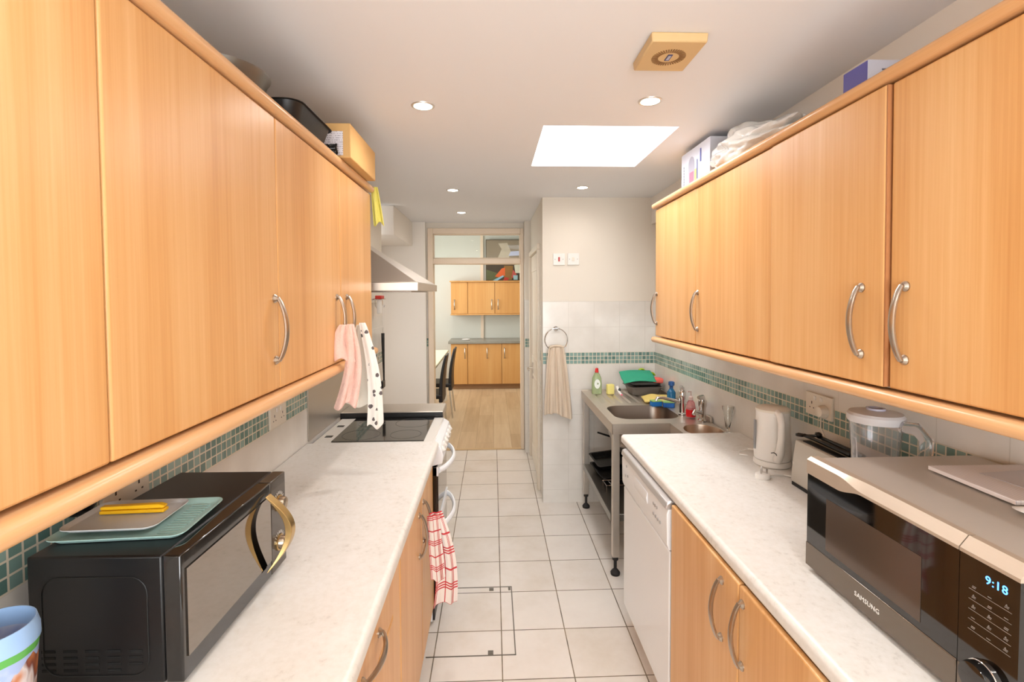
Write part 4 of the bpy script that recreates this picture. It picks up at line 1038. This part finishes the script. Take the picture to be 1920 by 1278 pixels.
cloth(drape((-0.008, 0.01, 0.012), (-0.012, 0.02, -0.305), 0.03, 0.15, (1, 0.25, 0), (0.3, -1, 0), 1.5, 0.007, 25), 16, 24, mat('plain_cotton', (228, 220, 206), 0.9, bump=0.2, bscale=200), 'back_fabric', 0.002, T)

T = thing('tea_towel', 'red and white checked tea towel hanging from a left base cabinet handle', 'towel', (-0.241, 2.0, 0.688))
rm = patt('checked_cotton', (234, 224, 216), (196, 52, 58), 'check')
o = cloth(drape((0.0, 0.0, 0.02), (0.040, -0.01, -0.36), 0.055, 0.105, (1, 0.45, 0), (0.45, -1, 0), 1.4, 0.008, 31, bend=(0.022, 0, 0)), 20, 36, rm, 'fabric', 0.002, T); add_uv(o, 20, 36)
o = cloth(drape((-0.006, -0.02, 0.015), (0.012, -0.03, -0.25), 0.05, 0.06, (1, 0.3, 0), (0.3, -1, 0), 1.2, 0.006, 35), 16, 26, rm, 'back_fabric', 0.002, T); add_uv(o, 16, 26)

# yellow cloth at the end of the left cornice
T = thing('duster', 'yellow cloth hanging off the end of the left cornice rail', 'cloth', (-0.555, 2.385, 2.09))
cloth(drape((-0.005, 0.0, 0.02), (0.012, 0.012, -0.155), 0.03, 0.05, (1, 0.2, 0), (0.2, -1, 0), 1.6, 0.007, 41), 12, 20, mat('duster_yellow', (226, 216, 110), 0.9, bump=0.3, bscale=150, var=0.08, vscale=25), 'fabric', 0.003, T)

# ================================================================== THINGS ON TOP OF THE WALL CABINETS
ZT = 2.0662
T = thing('mixing_bowl', 'stainless steel mixing bowl on top of the left wall cabinets', 'bowl', (-0.705, 1.31, ZT+0.001))
MB().open_lathe([(0.0005, 0), (0.05, 0), (0.07, 0.006), (0.103, 0.045), (0.120, 0.088), (0.127, 0.098), (0.127, 0.101), (0.119, 0.098), (0.101, 0.047), (0.068, 0.009), (0.0005, 0.003)], (0, 0, 0), 44).build('bowl_body', brushed('bowl_steel', (120, 118, 114), 0.38, (3, 3, 60), 0.8), T, smooth=60)
T = thing('roasting_tin', 'black non-stick roasting tin on top of the left wall cabinets', 'tin', (-0.685, 1.62, ZT+0.001), (0, 0, 0))
MB().tray(-0.125, 0.125, -0.155, 0.155, 0, 0.097, 0.002, 0.045, 0.028, 0.008).build('tin_body', BLACKM, T, smooth=50)
cardm = mat('cardboard', (212, 168, 108), 0.8, bump=0.1, bscale=30, var=0.07, vscale=5)
T = thing('cardboard_box', 'brown cardboard box with a printed label on top of the left wall cabinets', 'box', (-0.632, 2.035, ZT+0.034), (0, 0, 0.0))
MB().box(-0.115, 0.115, -0.19, 0.19, 0, 0.125).build('carton', cardm, T, bev=0.003)
MB().box(-0.02, 0.02, -0.1915, -0.1902, 0.02, 0.1253).box(-0.02, 0.02, -0.19, 0.19, 0.1253, 0.1258).build('packing_tape', mat('tape', (196, 152, 92), 0.3, var=0.03), T)
def labelmat():
    g = NG('shipping_label'); tc = g.n('ShaderNodeTexCoord'); s = g.xyz(tc.outputs['Object'])
    f1 = g.math('LESS_THAN', g.math('FRACT', g.math('MULTIPLY', s[2], 130)), 0.4)
    n = g.noise(g.coord('Object', (120, 1, 40)), 2, 2); f = g.math('MULTIPLY', f1, g.math('GREATER_THAN', n, 0.5))
    g.put(g.b.inputs['Base Color'], g.mix(g.math('MULTIPLY', f, 0.6), lin((224, 218, 222)), lin((110, 100, 112)))); g.b.inputs['Roughness'].default_value = 0.5
    return g.m
MB().box(-0.02, 0.088, -0.1925, -0.1918, 0.008, 0.095, Matrix.Rotation(0.0, 4, 'Y')).build('label', labelmat(), T)
T = thing('packing_block', 'dark flat carton under the cardboard box', 'box', (-0.70, 2.06, ZT+0.001))
MB().box(-0.10, 0.10, -0.12, 0.10, 0, 0.031).build('block', BLACKM, T, bev=0.002)
T = thing('black_cable', 'tangled black cable between roasting tin and cardboard box', 'cable', (-0.585, 1.812, ZT+0.001))
pts = []
for i in range(90):
    a = i*0.62; r = 0.016+0.006*math.sin(i*0.9); pts.append((r*math.cos(a)*1.3, r*math.sin(a)*0.8, 0.012+0.05*abs(math.sin(i*0.17))+0.012*math.sin(i*1.3)))
MB().tube(pts, 0.0042, 6).build('cord', BLACK, T)
MB().box(-0.022, 0.008, -0.012, 0.012, 0.035, 0.062).build('plug', BLACK, T, bev=0.003)

T = thing('appliance_box', 'white product box with pictures, far end on top of the right wall cabinets', 'box', (1.055, 2.335, ZT+0.012), (0, 0, 0))
MB().box(-0.09, 0.07, -0.165, 0.165, 0, 0.215).build('carton', mat('carton_white', (208, 210, 220), 0.5, var=0.02), T, bev=0.002)
pc = MB(); pts = []
for k in range(25):
    a = PI*k/24; pts.append((-0.0908, 0.038-0.034*math.cos(a), 0.145+0.034*math.sin(a)))
pts = [(-0.0908, 0.004, 0.045)]+pts+[(-0.0908, 0.072, 0.045)]
pc.add(pts, [tuple(range(len(pts)))]); pc.build('picture', mat('print_grey', (164, 162, 176), 0.5, var=0.05), T)
MB().box(-0.0915, -0.0910, 0.012, 0.060, 0.05, 0.105).build('picture', mat('print_pink', (190, 110, 132), 0.5, var=0.2, vscale=60), T)
MB().box(-0.0915, -0.0910, -0.024, 0.000, 0.045, 0.11).build('picture', mat('print_yellow', (210, 190, 120), 0.5, var=0.2, vscale=60), T)
MB().box(-0.0915, -0.0910, -0.034, -0.027, 0.045, 0.15).build('printed_strip', mat('print_blue', (80, 86, 160), 0.5, var=0.1), T)
MB().box(-0.0915, -0.0910, -0.075, -0.062, 0.13, 0.19).build('printed_strip', mat('print_blue', (80, 86, 160), 0.5, var=0.1), T)
ln = MB()
for k in range(9): ln.box(-0.0915, -0.0910, 0.128, 0.134, 0.03+k*0.014, 0.04+k*0.014)
ln.build('printed_lettering', mat('print_text', (110, 110, 130), 0.5, var=0.1), T)
T = thing('blue_box', 'blue and white carton on top of the right wall cabinets near the right edge', 'box', (1.065, 1.335, ZT+0.014), (0, 0, 0))
MB().box(-0.068, 0.062, -0.045, 0.045, 0, 0.136).build('carton', mat('carton_pale', (206, 208, 222), 0.45, var=0.02), T, bev=0.002)
MB().box(-0.0692, -0.0682, -0.0445, 0.0445, 0.001, 0.133).build('blue_face', mat('print_violet', (98, 98, 176), 0.45, var=0.05, vscale=12), T)
MB().box(-0.03, -0.005, -0.0462, -0.0455, 0.108, 0.112).build('printed_line', mat('print_text', (120, 120, 140), 0.5), T)

# plastic bag: crumpled translucent surface
T = thing('plastic_bag', 'crumpled translucent white plastic bag on top of the right wall cabinets', 'bag', (1.015, 1.858, ZT+0.012))
rnd = random.Random(5)
bumps = [(rnd.uniform(-1, 1), rnd.uniform(-1, 1), rnd.uniform(-1, 1), rnd.uniform(3, 8), rnd.random()*6) for _ in range(22)]
bm = bmesh.new(); bmesh.ops.create_icosphere(bm, subdivisions=5, radius=1.0)
for v in bm.verts:
    p = v.co.copy(); d = 0
    for bx, by, bz, fr_, ph in bumps: d += abs(math.sin(fr_*(p.x*bx+p.y*by+p.z*bz)+ph))
    d = (d/len(bumps)-0.63)*1.3
    q = p*(1+d); end = 1-0.35*max(0, -p.y)
    v.co = Vector((q.x*0.135*(1-0.25*abs(p.y)), q.y*0.275, max(0.0, (q.z*0.085*end+0.078))))
me = bpy.data.meshes.new('bag_film'); bm.to_mesh(me); bm.free(); me.shade_smooth(); me.set_sharp_from_angle(angle=math.radians(50))
me.materials.append(mat('bag_film', (238, 236, 232), 0.22, trans=0.2, bump=1.0, bscale=28, ior=1.2, coat=0.4))
o = bpy.data.objects.new('bag_film', me); C.objects.link(o); o.parent = T

# ================================================================== THINGS ON THE SINK
def bottle(name, label, loc, prof, m, capprof, capm, extra=None, cat='bottle', rz=0, sy=1):
    T = thing(name, label, cat, loc, (0, 0, rz))
    MB().lathe(prof, (0, 0, 0), 24, 'z', None, 1, sy).build('bottle_body', m, T, smooth=60)
    MB().lathe(capprof, (0, 0, 0), 16).build('cap', capm, T)
    if extra: extra(T)
    return T
def lbl(T):
    mb = MB(); pts = []
    for k in range(24): a = 2*PI*k/24; x = 0.021*math.cos(a); pts.append((x, -math.sqrt(max(0, 0.0385**2-x*x))*0.62, 0.075+0.034*math.sin(a)))
    mb.add(pts, [tuple(range(24))]); mb.build('label', mat('label_white', (226, 232, 226), 0.4, var=0.05), T)
bottle('washing_up_bottle', 'clear green washing-up liquid bottle with red cap on the drainer', (0.748, 3.52, SZ+0.001),
       [(0.034, 0), (0.037, 0.006), (0.037, 0.075), (0.033, 0.115), (0.020, 0.145), (0.012, 0.155)], mat('green_liquid', (196, 214, 168), 0.1, trans=0.6, var=0.03),
       [(0.013, 0.1555), (0.014, 0.165), (0.011, 0.172), (0.013, 0.180), (0.007, 0.187), (0.0005, 0.188)], mat('cap_red', (208, 44, 40), 0.35, var=0.03), lbl, sy=0.6)
T = thing('sponge', 'upright pale yellow sponge on the drainer', 'sponge', (0.842, 3.50, SZ+0.001), (0, 0, 0.2))
MB().box(-0.026, 0.026, -0.018, 0.018, 0, 0.072).build('foam', mat('sponge_yellow', (232, 218, 132), 0.9, bump=0.5, bscale=200, var=0.05), T, bev=0.006)
T = thing('scrubbing_brush', 'small white and pink scrubbing brush leaning by the yellow sponge', 'brush', (0.892, 3.46, SZ+0.001), (0, 0, 0))
MB().tube([(-0.008, 0.012, 0.062), (0.0, 0.0, 0.03), (0.014, -0.02, 0.006)], [0.014, 0.009, 0.008], 10).build('brush_handle', WHITE, T)
MB().ball((0.004, 0.004, 0.038), 0.014, 12).build('brush_head', mat('bristle_dark', (60, 70, 66), 0.8, bump=0.5, bscale=300), T)
MB().tube([(0.006, -0.014, 0.012), (0.020, -0.028, 0.005)], 0.006, 8).build('pink_tip', mat('pink_plastic', (232, 110, 130), 0.4, var=0.03), T)

T = thing('washing_up_tray', 'grey plastic tray of washing-up things in the far sink corner', 'tray', (1.075, 3.51, SZ+0.001), (0, 0, 0.05))
MB().tray(-0.105, 0.125, -0.09, 0.10, 0, 0.060, 0.0025, 0.03, 0.02, 0.012).build('tray_body', mat('tray_grey', (120, 112, 104), 0.4, trans=0.1, var=0.05), T)
T = thing('tray_lid', 'shallow black tray lying on the grey washing-up tray', 'tray', (1.075, 3.51, SZ+0.066), (0.0, 0.0, 0.05))
MB().tray(-0.085, 0.115, -0.075, 0.085, 0, 0.012, 0.0025, 0.02, 0.004, 0.004).build('tray_body', BLACKM, T)
T = thing('sponge_cloth', 'thick green cleaning cloth draped over the washing-up tray', 'cloth', (1.035, 3.485, SZ+0.087))
def gfn(u, v):
    x = (u-0.5)*0.235; y = (v-0.5)*0.15
    return (x, y, 0.012+0.06*v+0.008*math.sin(u*4)+0.004*math.sin(v*9+u*3)+0.018*(u-0.5))
cloth(gfn, 18, 12, mat('cloth_green', (52, 158, 124), 0.85, bump=0.5, bscale=120, var=0.05), 'fabric', 0.009, T)
T = thing('cleaning_cloth', 'lime green folded cloth behind the thick green cloth', 'cloth', (1.135, 3.60, SZ+0.085))
def lfn(u, v): return (-0.055+u*0.12, (v-0.5)*0.04, 0.072-0.045*u**2+0.010*math.sin(u*9)+0.004*math.sin(v*6))
cloth(lfn, 16, 8, mat('cloth_lime', (168, 202, 44), 0.85, bump=0.4, bscale=150, var=0.1, vscale=30), 'fabric', 0.008, T)
T = thing('cleaning_cloth', 'coral pink cloth folded at the right end of the washing-up tray', 'cloth', (1.178, 3.49, SZ+0.082), (0, 0.1, 0.1))
MB().box(-0.035, 0.036, -0.035, 0.03, 0, 0.038).build('fabric', mat('cloth_coral', (238, 112, 98), 0.9, bump=0.5, bscale=150, var=0.05), T, bev=0.012, seg=3)
T = thing('yellow_cloth', 'pale yellow folded cloth lying flat on the drainer', 'cloth', (1.10, 3.26, SZ+0.002))
def yfn(u, v):
    x = (u-0.5)*0.19; y = (v-0.5)*0.18; return (x+0.03*(v-0.5), y, 0.012+0.012*math.sin(u*PI)*math.sin(v*2.2)+0.003*math.sin(u*11+v*4))
cloth(yfn, 16, 14, mat('cloth_yellow', (226, 200, 116), 0.9, bump=0.4, bscale=150, var=0.06), 'fabric', 0.012, T)
for i, (x, y, lx, rz, c, lb) in enumerate([(1.045, 3.02, 0.026, 0.1, (34, 110, 178), 'blue sponge on the sink rim, left of the two by the tap'), (1.115, 2.985, 0.026, -0.2, (40, 96, 168), 'blue sponge on the sink rim, right under the tap spout')]):
    T = thing('sponge', lb, 'sponge', (x, y+0.09, SZ+0.0015), (0, 0, rz), 'blue sponges by the tap')
    MB().box(-0.034, 0.034, -0.022, 0.022, 0, 0.030).build('foam', mat('sponge_blue%d' % i, c, 0.9, bump=0.5, bscale=200), T, bev=0.004)
    MB().box(-0.034, 0.034, -0.022, 0.022, 0.0303, 0.038).build('scourer', mat('scourer_green', (150, 186, 110) if i == 0 else (150, 186, 110), 0.9, bump=0.5, bscale=250), T, bev=0.002)
T = bottle('cleaner_bottle', 'blue cleaning bottle with silver-blue cap against the wall behind the sponges', (1.178, 3.20, SZ+0.001),
       [(0.026, 0), (0.028, 0.005), (0.028, 0.07), (0.012, 0.095)], mat('bottle_blue', (30, 112, 160), 0.2, trans=0.2, var=0.05),
       [(0.012, 0.0955), (0.012, 0.11), (0.020, 0.118), (0.020, 0.138), (0.014, 0.142), (0.0005, 0.143)], mat('cap_blue', (52, 92, 150), 0.3, 0.3, var=0.05))
def pump(T):
    MB().tube([(0, 0, 0.125), (0, 0, 0.150), (-0.022, -0.006, 0.152)], 0.0045, 8).build('pump_nozzle', mat('pump_pale', (238, 214, 206), 0.3, trans=0.3, var=0.02), T)
    MB().lathe([(0.0265, 0.003), (0.0279, 0.007), (0.0279, 0.045), (0.0272, 0.049)], (0, 0, 0), 24).build('soap_fill', mat('soap_red', (222, 24, 34), 0.15, trans=0.15, var=0.03), T)
bottle('soap_dispenser', 'pump bottle of red hand soap beside the sink tap', (1.152, 2.815, SZ+0.0025),
       [(0.026, 0), (0.0275, 0.005), (0.0275, 0.055), (0.022, 0.085), (0.012, 0.10)], mat('soap_clear', (236, 176, 176), 0.1, trans=0.75, var=0.02),
       [(0.012, 0.1005), (0.013, 0.118), (0.006, 0.125)], MATS.get('pump_pale') or mat('pump_pale', (238, 214, 206), 0.3, trans=0.3, var=0.02), pump)
T = thing('drinking_glass', 'clear tapered drinking glass standing on the small sink corner', 'glass', (1.205, 2.468, SZ+0.0025))
MB().open_lathe([(0.0005, 0), (0.026, 0.001), (0.026, 0.003), (0.008, 0.010), (0.010, 0.03), (0.017, 0.07), (0.022, 0.11), (0.028, 0.13), (0.029, 0.142), (0.027, 0.142), (0.020, 0.112), (0.0155, 0.07), (0.007, 0.03), (0.0005, 0.025)], (0, 0, 0), 32).build('glass_body', GLASS, T, smooth=60)

# pans on the undershelf
T = thing('roasting_pan', 'black roasting pan on the shelf under the sink', 'pan', (0.90, 3.36, 0.336), (0, 0, 0.1))
MB().tray(-0.19, 0.19, -0.15, 0.15, 0, 0.045, 0.002, 0.03, 0.018, 0.01).build('pan_body', BLACKM, T)
T = thing('baking_tray', 'black baking tray leaning in the stack under the sink', 'tray', (0.875, 3.40, 0.420), (0.0, -0.10, 0.05))
MB().tray(-0.165, 0.17, -0.14, 0.14, 0, 0.030, 0.002, 0.025, 0.012, 0.012).build('tray_body', mat('tray_black', (24, 24, 24), 0.25, bump=0.03), T)
T = thing('wire_rack', 'chrome wire rack in front of the black trays under the sink', 'rack', (0.86, 3.15, 0.337), (0, 0, 0.05))
wr = MB()
for k in range(9): wr.cyl((-0.14+k*0.035, -0.05, 0.03), (-0.14+k*0.035, 0.04, 0.03), 0.0016, 6)
for y in (-0.05, 0.04): wr.cyl((-0.145, y, 0.03), (0.145, y, 0.03), 0.0024, 6)
for x in (-0.14, 0.14):
    for y in (-0.05, 0.04): wr.cyl((x, y, 0), (x, y, 0.03), 0.0024, 6)
wr.build('wires', CHROME, T)
T = thing('saucepan', 'grey saucepan with black handle on the trays under the sink', 'pan', (0.955, 3.40, 0.490), (0, 0, 0))
MB().open_lathe([(0.0005, 0), (0.075, 0), (0.085, 0.006), (0.088, 0.085), (0.090, 0.087), (0.086, 0.087), (0.083, 0.008), (0.0005, 0.004)], (0, 0, 0), 32).build('pan_body', mat('pan_grey', (92, 90, 88), 0.3, 0.6, bump=0.02), T)
MB().tube([(-0.080, 0.02, 0.070), (-0.13, 0.035, 0.095), (-0.215, 0.06, 0.118)], [0.008, 0.011, 0.010], 10, None, 0.6).build('pan_handle', BLACK, T)

# ================================================================== UTENSILS ON THE LEFT WALL BEYOND THE COOKER
T = thing('utensil_rail', 'short metal utensil rail on the left wall beyond the cooker hood', 'rail', (XL+0.0005, 3.74, 1.563))
MB().cyl((0.025, -0.22, 0), (0.025, 0.20, 0), 0.006, 10).cyl((0.001, -0.2, 0), (0.025, -0.2, 0), 0.005, 8).cyl((0.001, 0.17, 0), (0.025, 0.17, 0), 0.005, 8).build('rail', CHROME, T)
for y in (-0.10, 0.02, 0.14):
    MB().tube([(0.032, y, 0.012), (0.025, y, 0.014), (0.018, y, 0.0), (0.020, y, -0.05), (0.030, y, -0.065), (0.036, y, -0.05)], 0.0025, 6).build('hook', CHROME, T)
T = thing('hanging_brush', 'utensil with red top hanging at the wall rail beneath the hood', 'utensil', (XL+0.055, 3.62, 1.48))
MB().box(-0.02, 0.025, -0.05, 0.05, 0.085, 0.11).build('red_grip', mat('grip_red', (196, 52, 44), 0.4, var=0.03), T, bev=0.005)
MB().box(-0.012, 0.012, -0.03, 0.03, -0.02, 0.085).build('handle', WHITE, T, bev=0.004)
T = thing('spatula', 'grey metal slotted spatula hanging on the left wall', 'spatula', (XL+0.03, 3.60, 1.0))
MB().tube([(0, 0, 0.16), (0, 0, 0.05)], 0.005, 8).build('handle', GREYR, T)
MB().prism([(-0.055, -0.10), (0.055, -0.10), (0.06, 0.02), (0.03, 0.06), (-0.03, 0.06), (-0.06, 0.02)], 'x', -0.002, 0.002).build('blade', mat('spatula_grey', (136, 130, 116), 0.4, 0.6, var=0.05), T)
T = thing('barbecue_tool', 'long black utensil hanging on the left wall beyond the cooker', 'utensil', (XL+0.03, 3.83, 1.10))
MB().tube([(0, 0, 0.20), (0, 0, 0.12), (0.003, 0.005, -0.17)], [0.013, 0.012, 0.006], 8).build('handle', BLACK, T)
MB().box(-0.01, 0.01, -0.06, 0.02, -0.22, -0.165).build('head', BLACK, T, bev=0.004)
MB().tube([(0, 0, 0.20), (0, 0, 0.235), (0, 0.012, 0.245)], 0.002, 6).build('hanging_loop', CHROME, T)
T = thing('wall_bracket', 'small grey wall bracket behind the long black utensil', 'bracket', (XL+0.0005, 3.66, 1.09))
MB().box(0, 0.018, -0.05, 0.05, -0.04, 0.04).cyl((0.01, 0.04, 0.0), (0.02, 0.09, 0.0), 0.008, 8).build('bracket', mat('bracket_grey', (176, 172, 158), 0.4, 0.4, var=0.04), T, bev=0.002)

# ================================================================== DINING ROOM
def far_unit(name, label, x0, x1, y, z0, z1, depth, handle, base=False):
    T = thing(name, label, 'cabinet', ((x0+x1)/2, y, z0), (0, 0, 0), 'beech cabinets in the dining room')
    h = (x1-x0)/2; H = z1-z0
    MB().box(-h+0.001, h-0.001, 0.02, depth, 0, H).build('body', CARC, T)
    d = MB().box(-h+0.003, h-0.003, 0.0, 0.0185, 0.003, H-0.003).build('door', FARW, T, bev=0.003)
    o = bpy.data.objects.new('handle', HMESH); C.objects.link(o); o.parent = d; o.location = (handle-(x0+x1)/2, 0, (H-0.16 if base else 0.16)); o.rotation_euler = (0, 0, -PI/2)
    return T
FARW = wood('beech_dining', 'z', (206, 152, 88), (190, 132, 70), (216, 168, 106), 0.4)
far_unit('wall_cabinet', 'small beech dining room wall cabinet, left end', -0.722, -0.432, 8.5, 1.255, 1.80, 0.298, -0.66)
far_unit('wall_cabinet', 'middle beech dining room wall cabinet', -0.431, 0.035, 8.5, 1.255, 1.80, 0.298, -0.02)
far_unit('wall_cabinet', 'beech dining room wall cabinet under the painting, right end', 0.036, 0.50, 8.5, 1.255, 1.80, 0.298, 0.09)
tag(MB().box(-0.74, 0.52, 8.475, 8.799, 1.801, 1.823).build('cornice_rail', FARW, bev=0.004), 'beech cornice board on the dining room wall cabinets', 'rail')
tag(MB().box(-0.73, 0.51, 8.485, 8.799, 1.232, 1.2545).build('pelmet_rail', FARW, bev=0.004), 'beech pelmet board under the dining room wall cabinets', 'rail')
far_unit('base_cabinet', 'beech dining room base cabinet nearest the chairs', -0.705, -0.425, 8.2, 0.09, 0.77, 0.59, -0.47, True)
far_unit('base_cabinet', 'middle wide beech dining room base cabinet', -0.424, 0.144, 8.2, 0.09, 0.77, 0.59, -0.10, True)
far_unit('base_cabinet', 'right beech dining room base cabinet beside the door frame', 0.145, 0.60, 8.2, 0.09, 0.77, 0.59, 0.19, True)
tag(MB().box(-0.69, 0.60, 8.25, 8.27, 0.003, 0.089).build('plinth', mat('dining_plinth', (150, 112, 74), 0.5, var=0.05)), 'brown plinth under the dining room base cabinets', 'plinth')
tag(MB().box(-0.745, 0.62, 8.17, 8.798, 0.771, 0.812).build('worktop', mat('grey_worktop', (140, 136, 124), 0.3, var=0.15, vscale=30), bev=0.004), 'dark grey worktop on the dining room base cabinets', 'worktop')
tag(MB().lathe([(0.06, 0), (0.075, 0.012), (0.06, 0.02), (0.0005, 0.012)], (-0.46, 8.42, 0.8125), 20).build('dish', WHITE), 'small white dish on the dining room worktop', 'dish')

T = thing('painting', 'colourful abstract canvas painting standing on the dining room cabinets', 'painting', (0.20, 8.72, 1.824))
MB().box(-0.32, 0.32, 0, 0.03, 0, 0.73).build('canvas', mat('canvas_dark', (66, 56, 42), 0.6, var=0.3, vscale=6), T)
def patch(name, pts, col, k): MB().add([(x, -0.0008*k, z) for x, z in pts], [tuple(range(len(pts)))]).build(name, mat('paint_%d' % (hash(col) % 9999), col, 0.6, var=0.15, vscale=12), T)
patch('painted_shape', [(-0.31, 0.35), (0.31, 0.35), (0.31, 0.72), (-0.31, 0.72)], (140, 126, 106), 1)  # grey upper half: transom glass reflection and dulling painted into the canvas
patch('painted_shape', [(-0.31, 0.02), (-0.08, 0.02), (-0.12, 0.14), (-0.31, 0.20)], (88, 92, 58), 1)
patch('painted_shape', [(-0.16, 0.08), (-0.04, 0.22), (0.02, 0.24), (0.02, 0.10), (-0.08, 0.06)], (206, 96, 44), 2)
patch('painted_shape', [(0.0, 0.02), (0.0, 0.27), (0.16, 0.27), (0.14, 0.02)], (132, 96, 46), 1)
patch('painted_shape', [(-0.20, 0.01), (-0.02, 0.10), (0.0, 0.08), (-0.12, 0.005)], (140, 186, 206), 3)
patch('painted_shape', [(-0.02, 0.01), (0.02, 0.07), (0.09, 0.05), (0.06, 0.01)], (178, 52, 40), 3)
patch('painted_shape', [(0.13, 0.06), (0.16, 0.20), (0.22, 0.12), (0.20, 0.05)], (176, 80, 70), 2)
patch('painted_shape', [(0.17, 0.02), (0.16, 0.10), (0.24, 0.10), (0.24, 0.02)], (146, 182, 188), 3)
patch('painted_shape', [(0.20, 0.14), (0.18, 0.28), (0.30, 0.30), (0.28, 0.14)], (196, 196, 176), 2)
patch('painted_shape', [(-0.12, 0.38), (-0.04, 0.56), (-0.10, 0.66), (0.06, 0.67), (0.12, 0.52), (0.08, 0.38)], (190, 178, 158), 2)  # whitish figure, toned by the same painted-in glass reflection
patch('painted_shape', [(0.08, 0.44), (0.12, 0.52), (0.31, 0.53), (0.31, 0.45)], (190, 196, 222), 3)

T = thing('dining_table', 'pale cream table behind the doorway on the left', 'table', (-1.07, 6.5, 0))
MB().box(-0.40, 0.40, -0.95, 0.95, 0.725, 0.755).build('tabletop', mat('table_cream', (222, 216, 188), 0.35, var=0.03), T, bev=0.006)
for x in (-0.35, 0.35):
    for y in (-0.88, 0.88): MB().box(x-0.025, x+0.025, y-0.025, y+0.025, 0.003, 0.725).build('leg', CREAM, T)
leather = mat('black_leather', (22, 18, 18), 0.4, bump=0.1, bscale=150)
T = thing('dining_chair', 'black high-backed dining chair with chrome legs, nearer of two at the table', 'chair', (-0.765, 5.80, 0.0025), (0, 0, 0), 'black chairs at the dining table')
MB().box(-0.20, 0.18, -0.205, 0.205, 0.40, 0.45).build('seat', leather, T, bev=0.015, seg=3)
bk = MB(); L = []; n = 12
for i in range(n+1):
    t = i/n; z = 0.36+t*0.53; hw = 0.205-0.03*t if t < 0.9 else 0.178-0.05*((t-0.9)/0.1)
    x = 0.165+0.055*t-0.02*math.sin(PI*t); th = 0.022-0.008*t
    L.append([(x-th, -hw, z), (x-th+0.008, 0, z), (x-th, hw, z), (x+th, hw, z), (x+th+0.008, 0, z), (x+th, -hw, z)])
vs = [p for l in L for p in l]; fs = [(0, 1, 2, 3, 4, 5), tuple(n*6+k for k in (5, 4, 3, 2, 1, 0))]
for j in range(n):
    for k in range(6): q = (k+1) % 6; fs.append((j*6+k, j*6+q, (j+1)*6+q, (j+1)*6+k))
bk.add(vs, fs).build('backrest', leather, T, bev=0.008, seg=3)
for x, y, dx, dy in ((-0.17, -0.17, -0.02, -0.02), (-0.17, 0.17, -0.02, 0.02), (0.15, -0.17, 0.045, -0.02), (0.15, 0.17, 0.045, 0.02)):
    MB().cyl((x, y, 0.40), (x+dx, y+dy, 0), 0.011, 10).build('leg', CHROME, T)
c2 = copy_tree(T); c2.location = (-0.72, 6.50, 0.0025)
c2['label'] = 'black high-backed dining chair farther along the table, its chrome legs in full view'
T['label'] = 'black high-backed dining chair closest to the doorway, cut by the door frame'
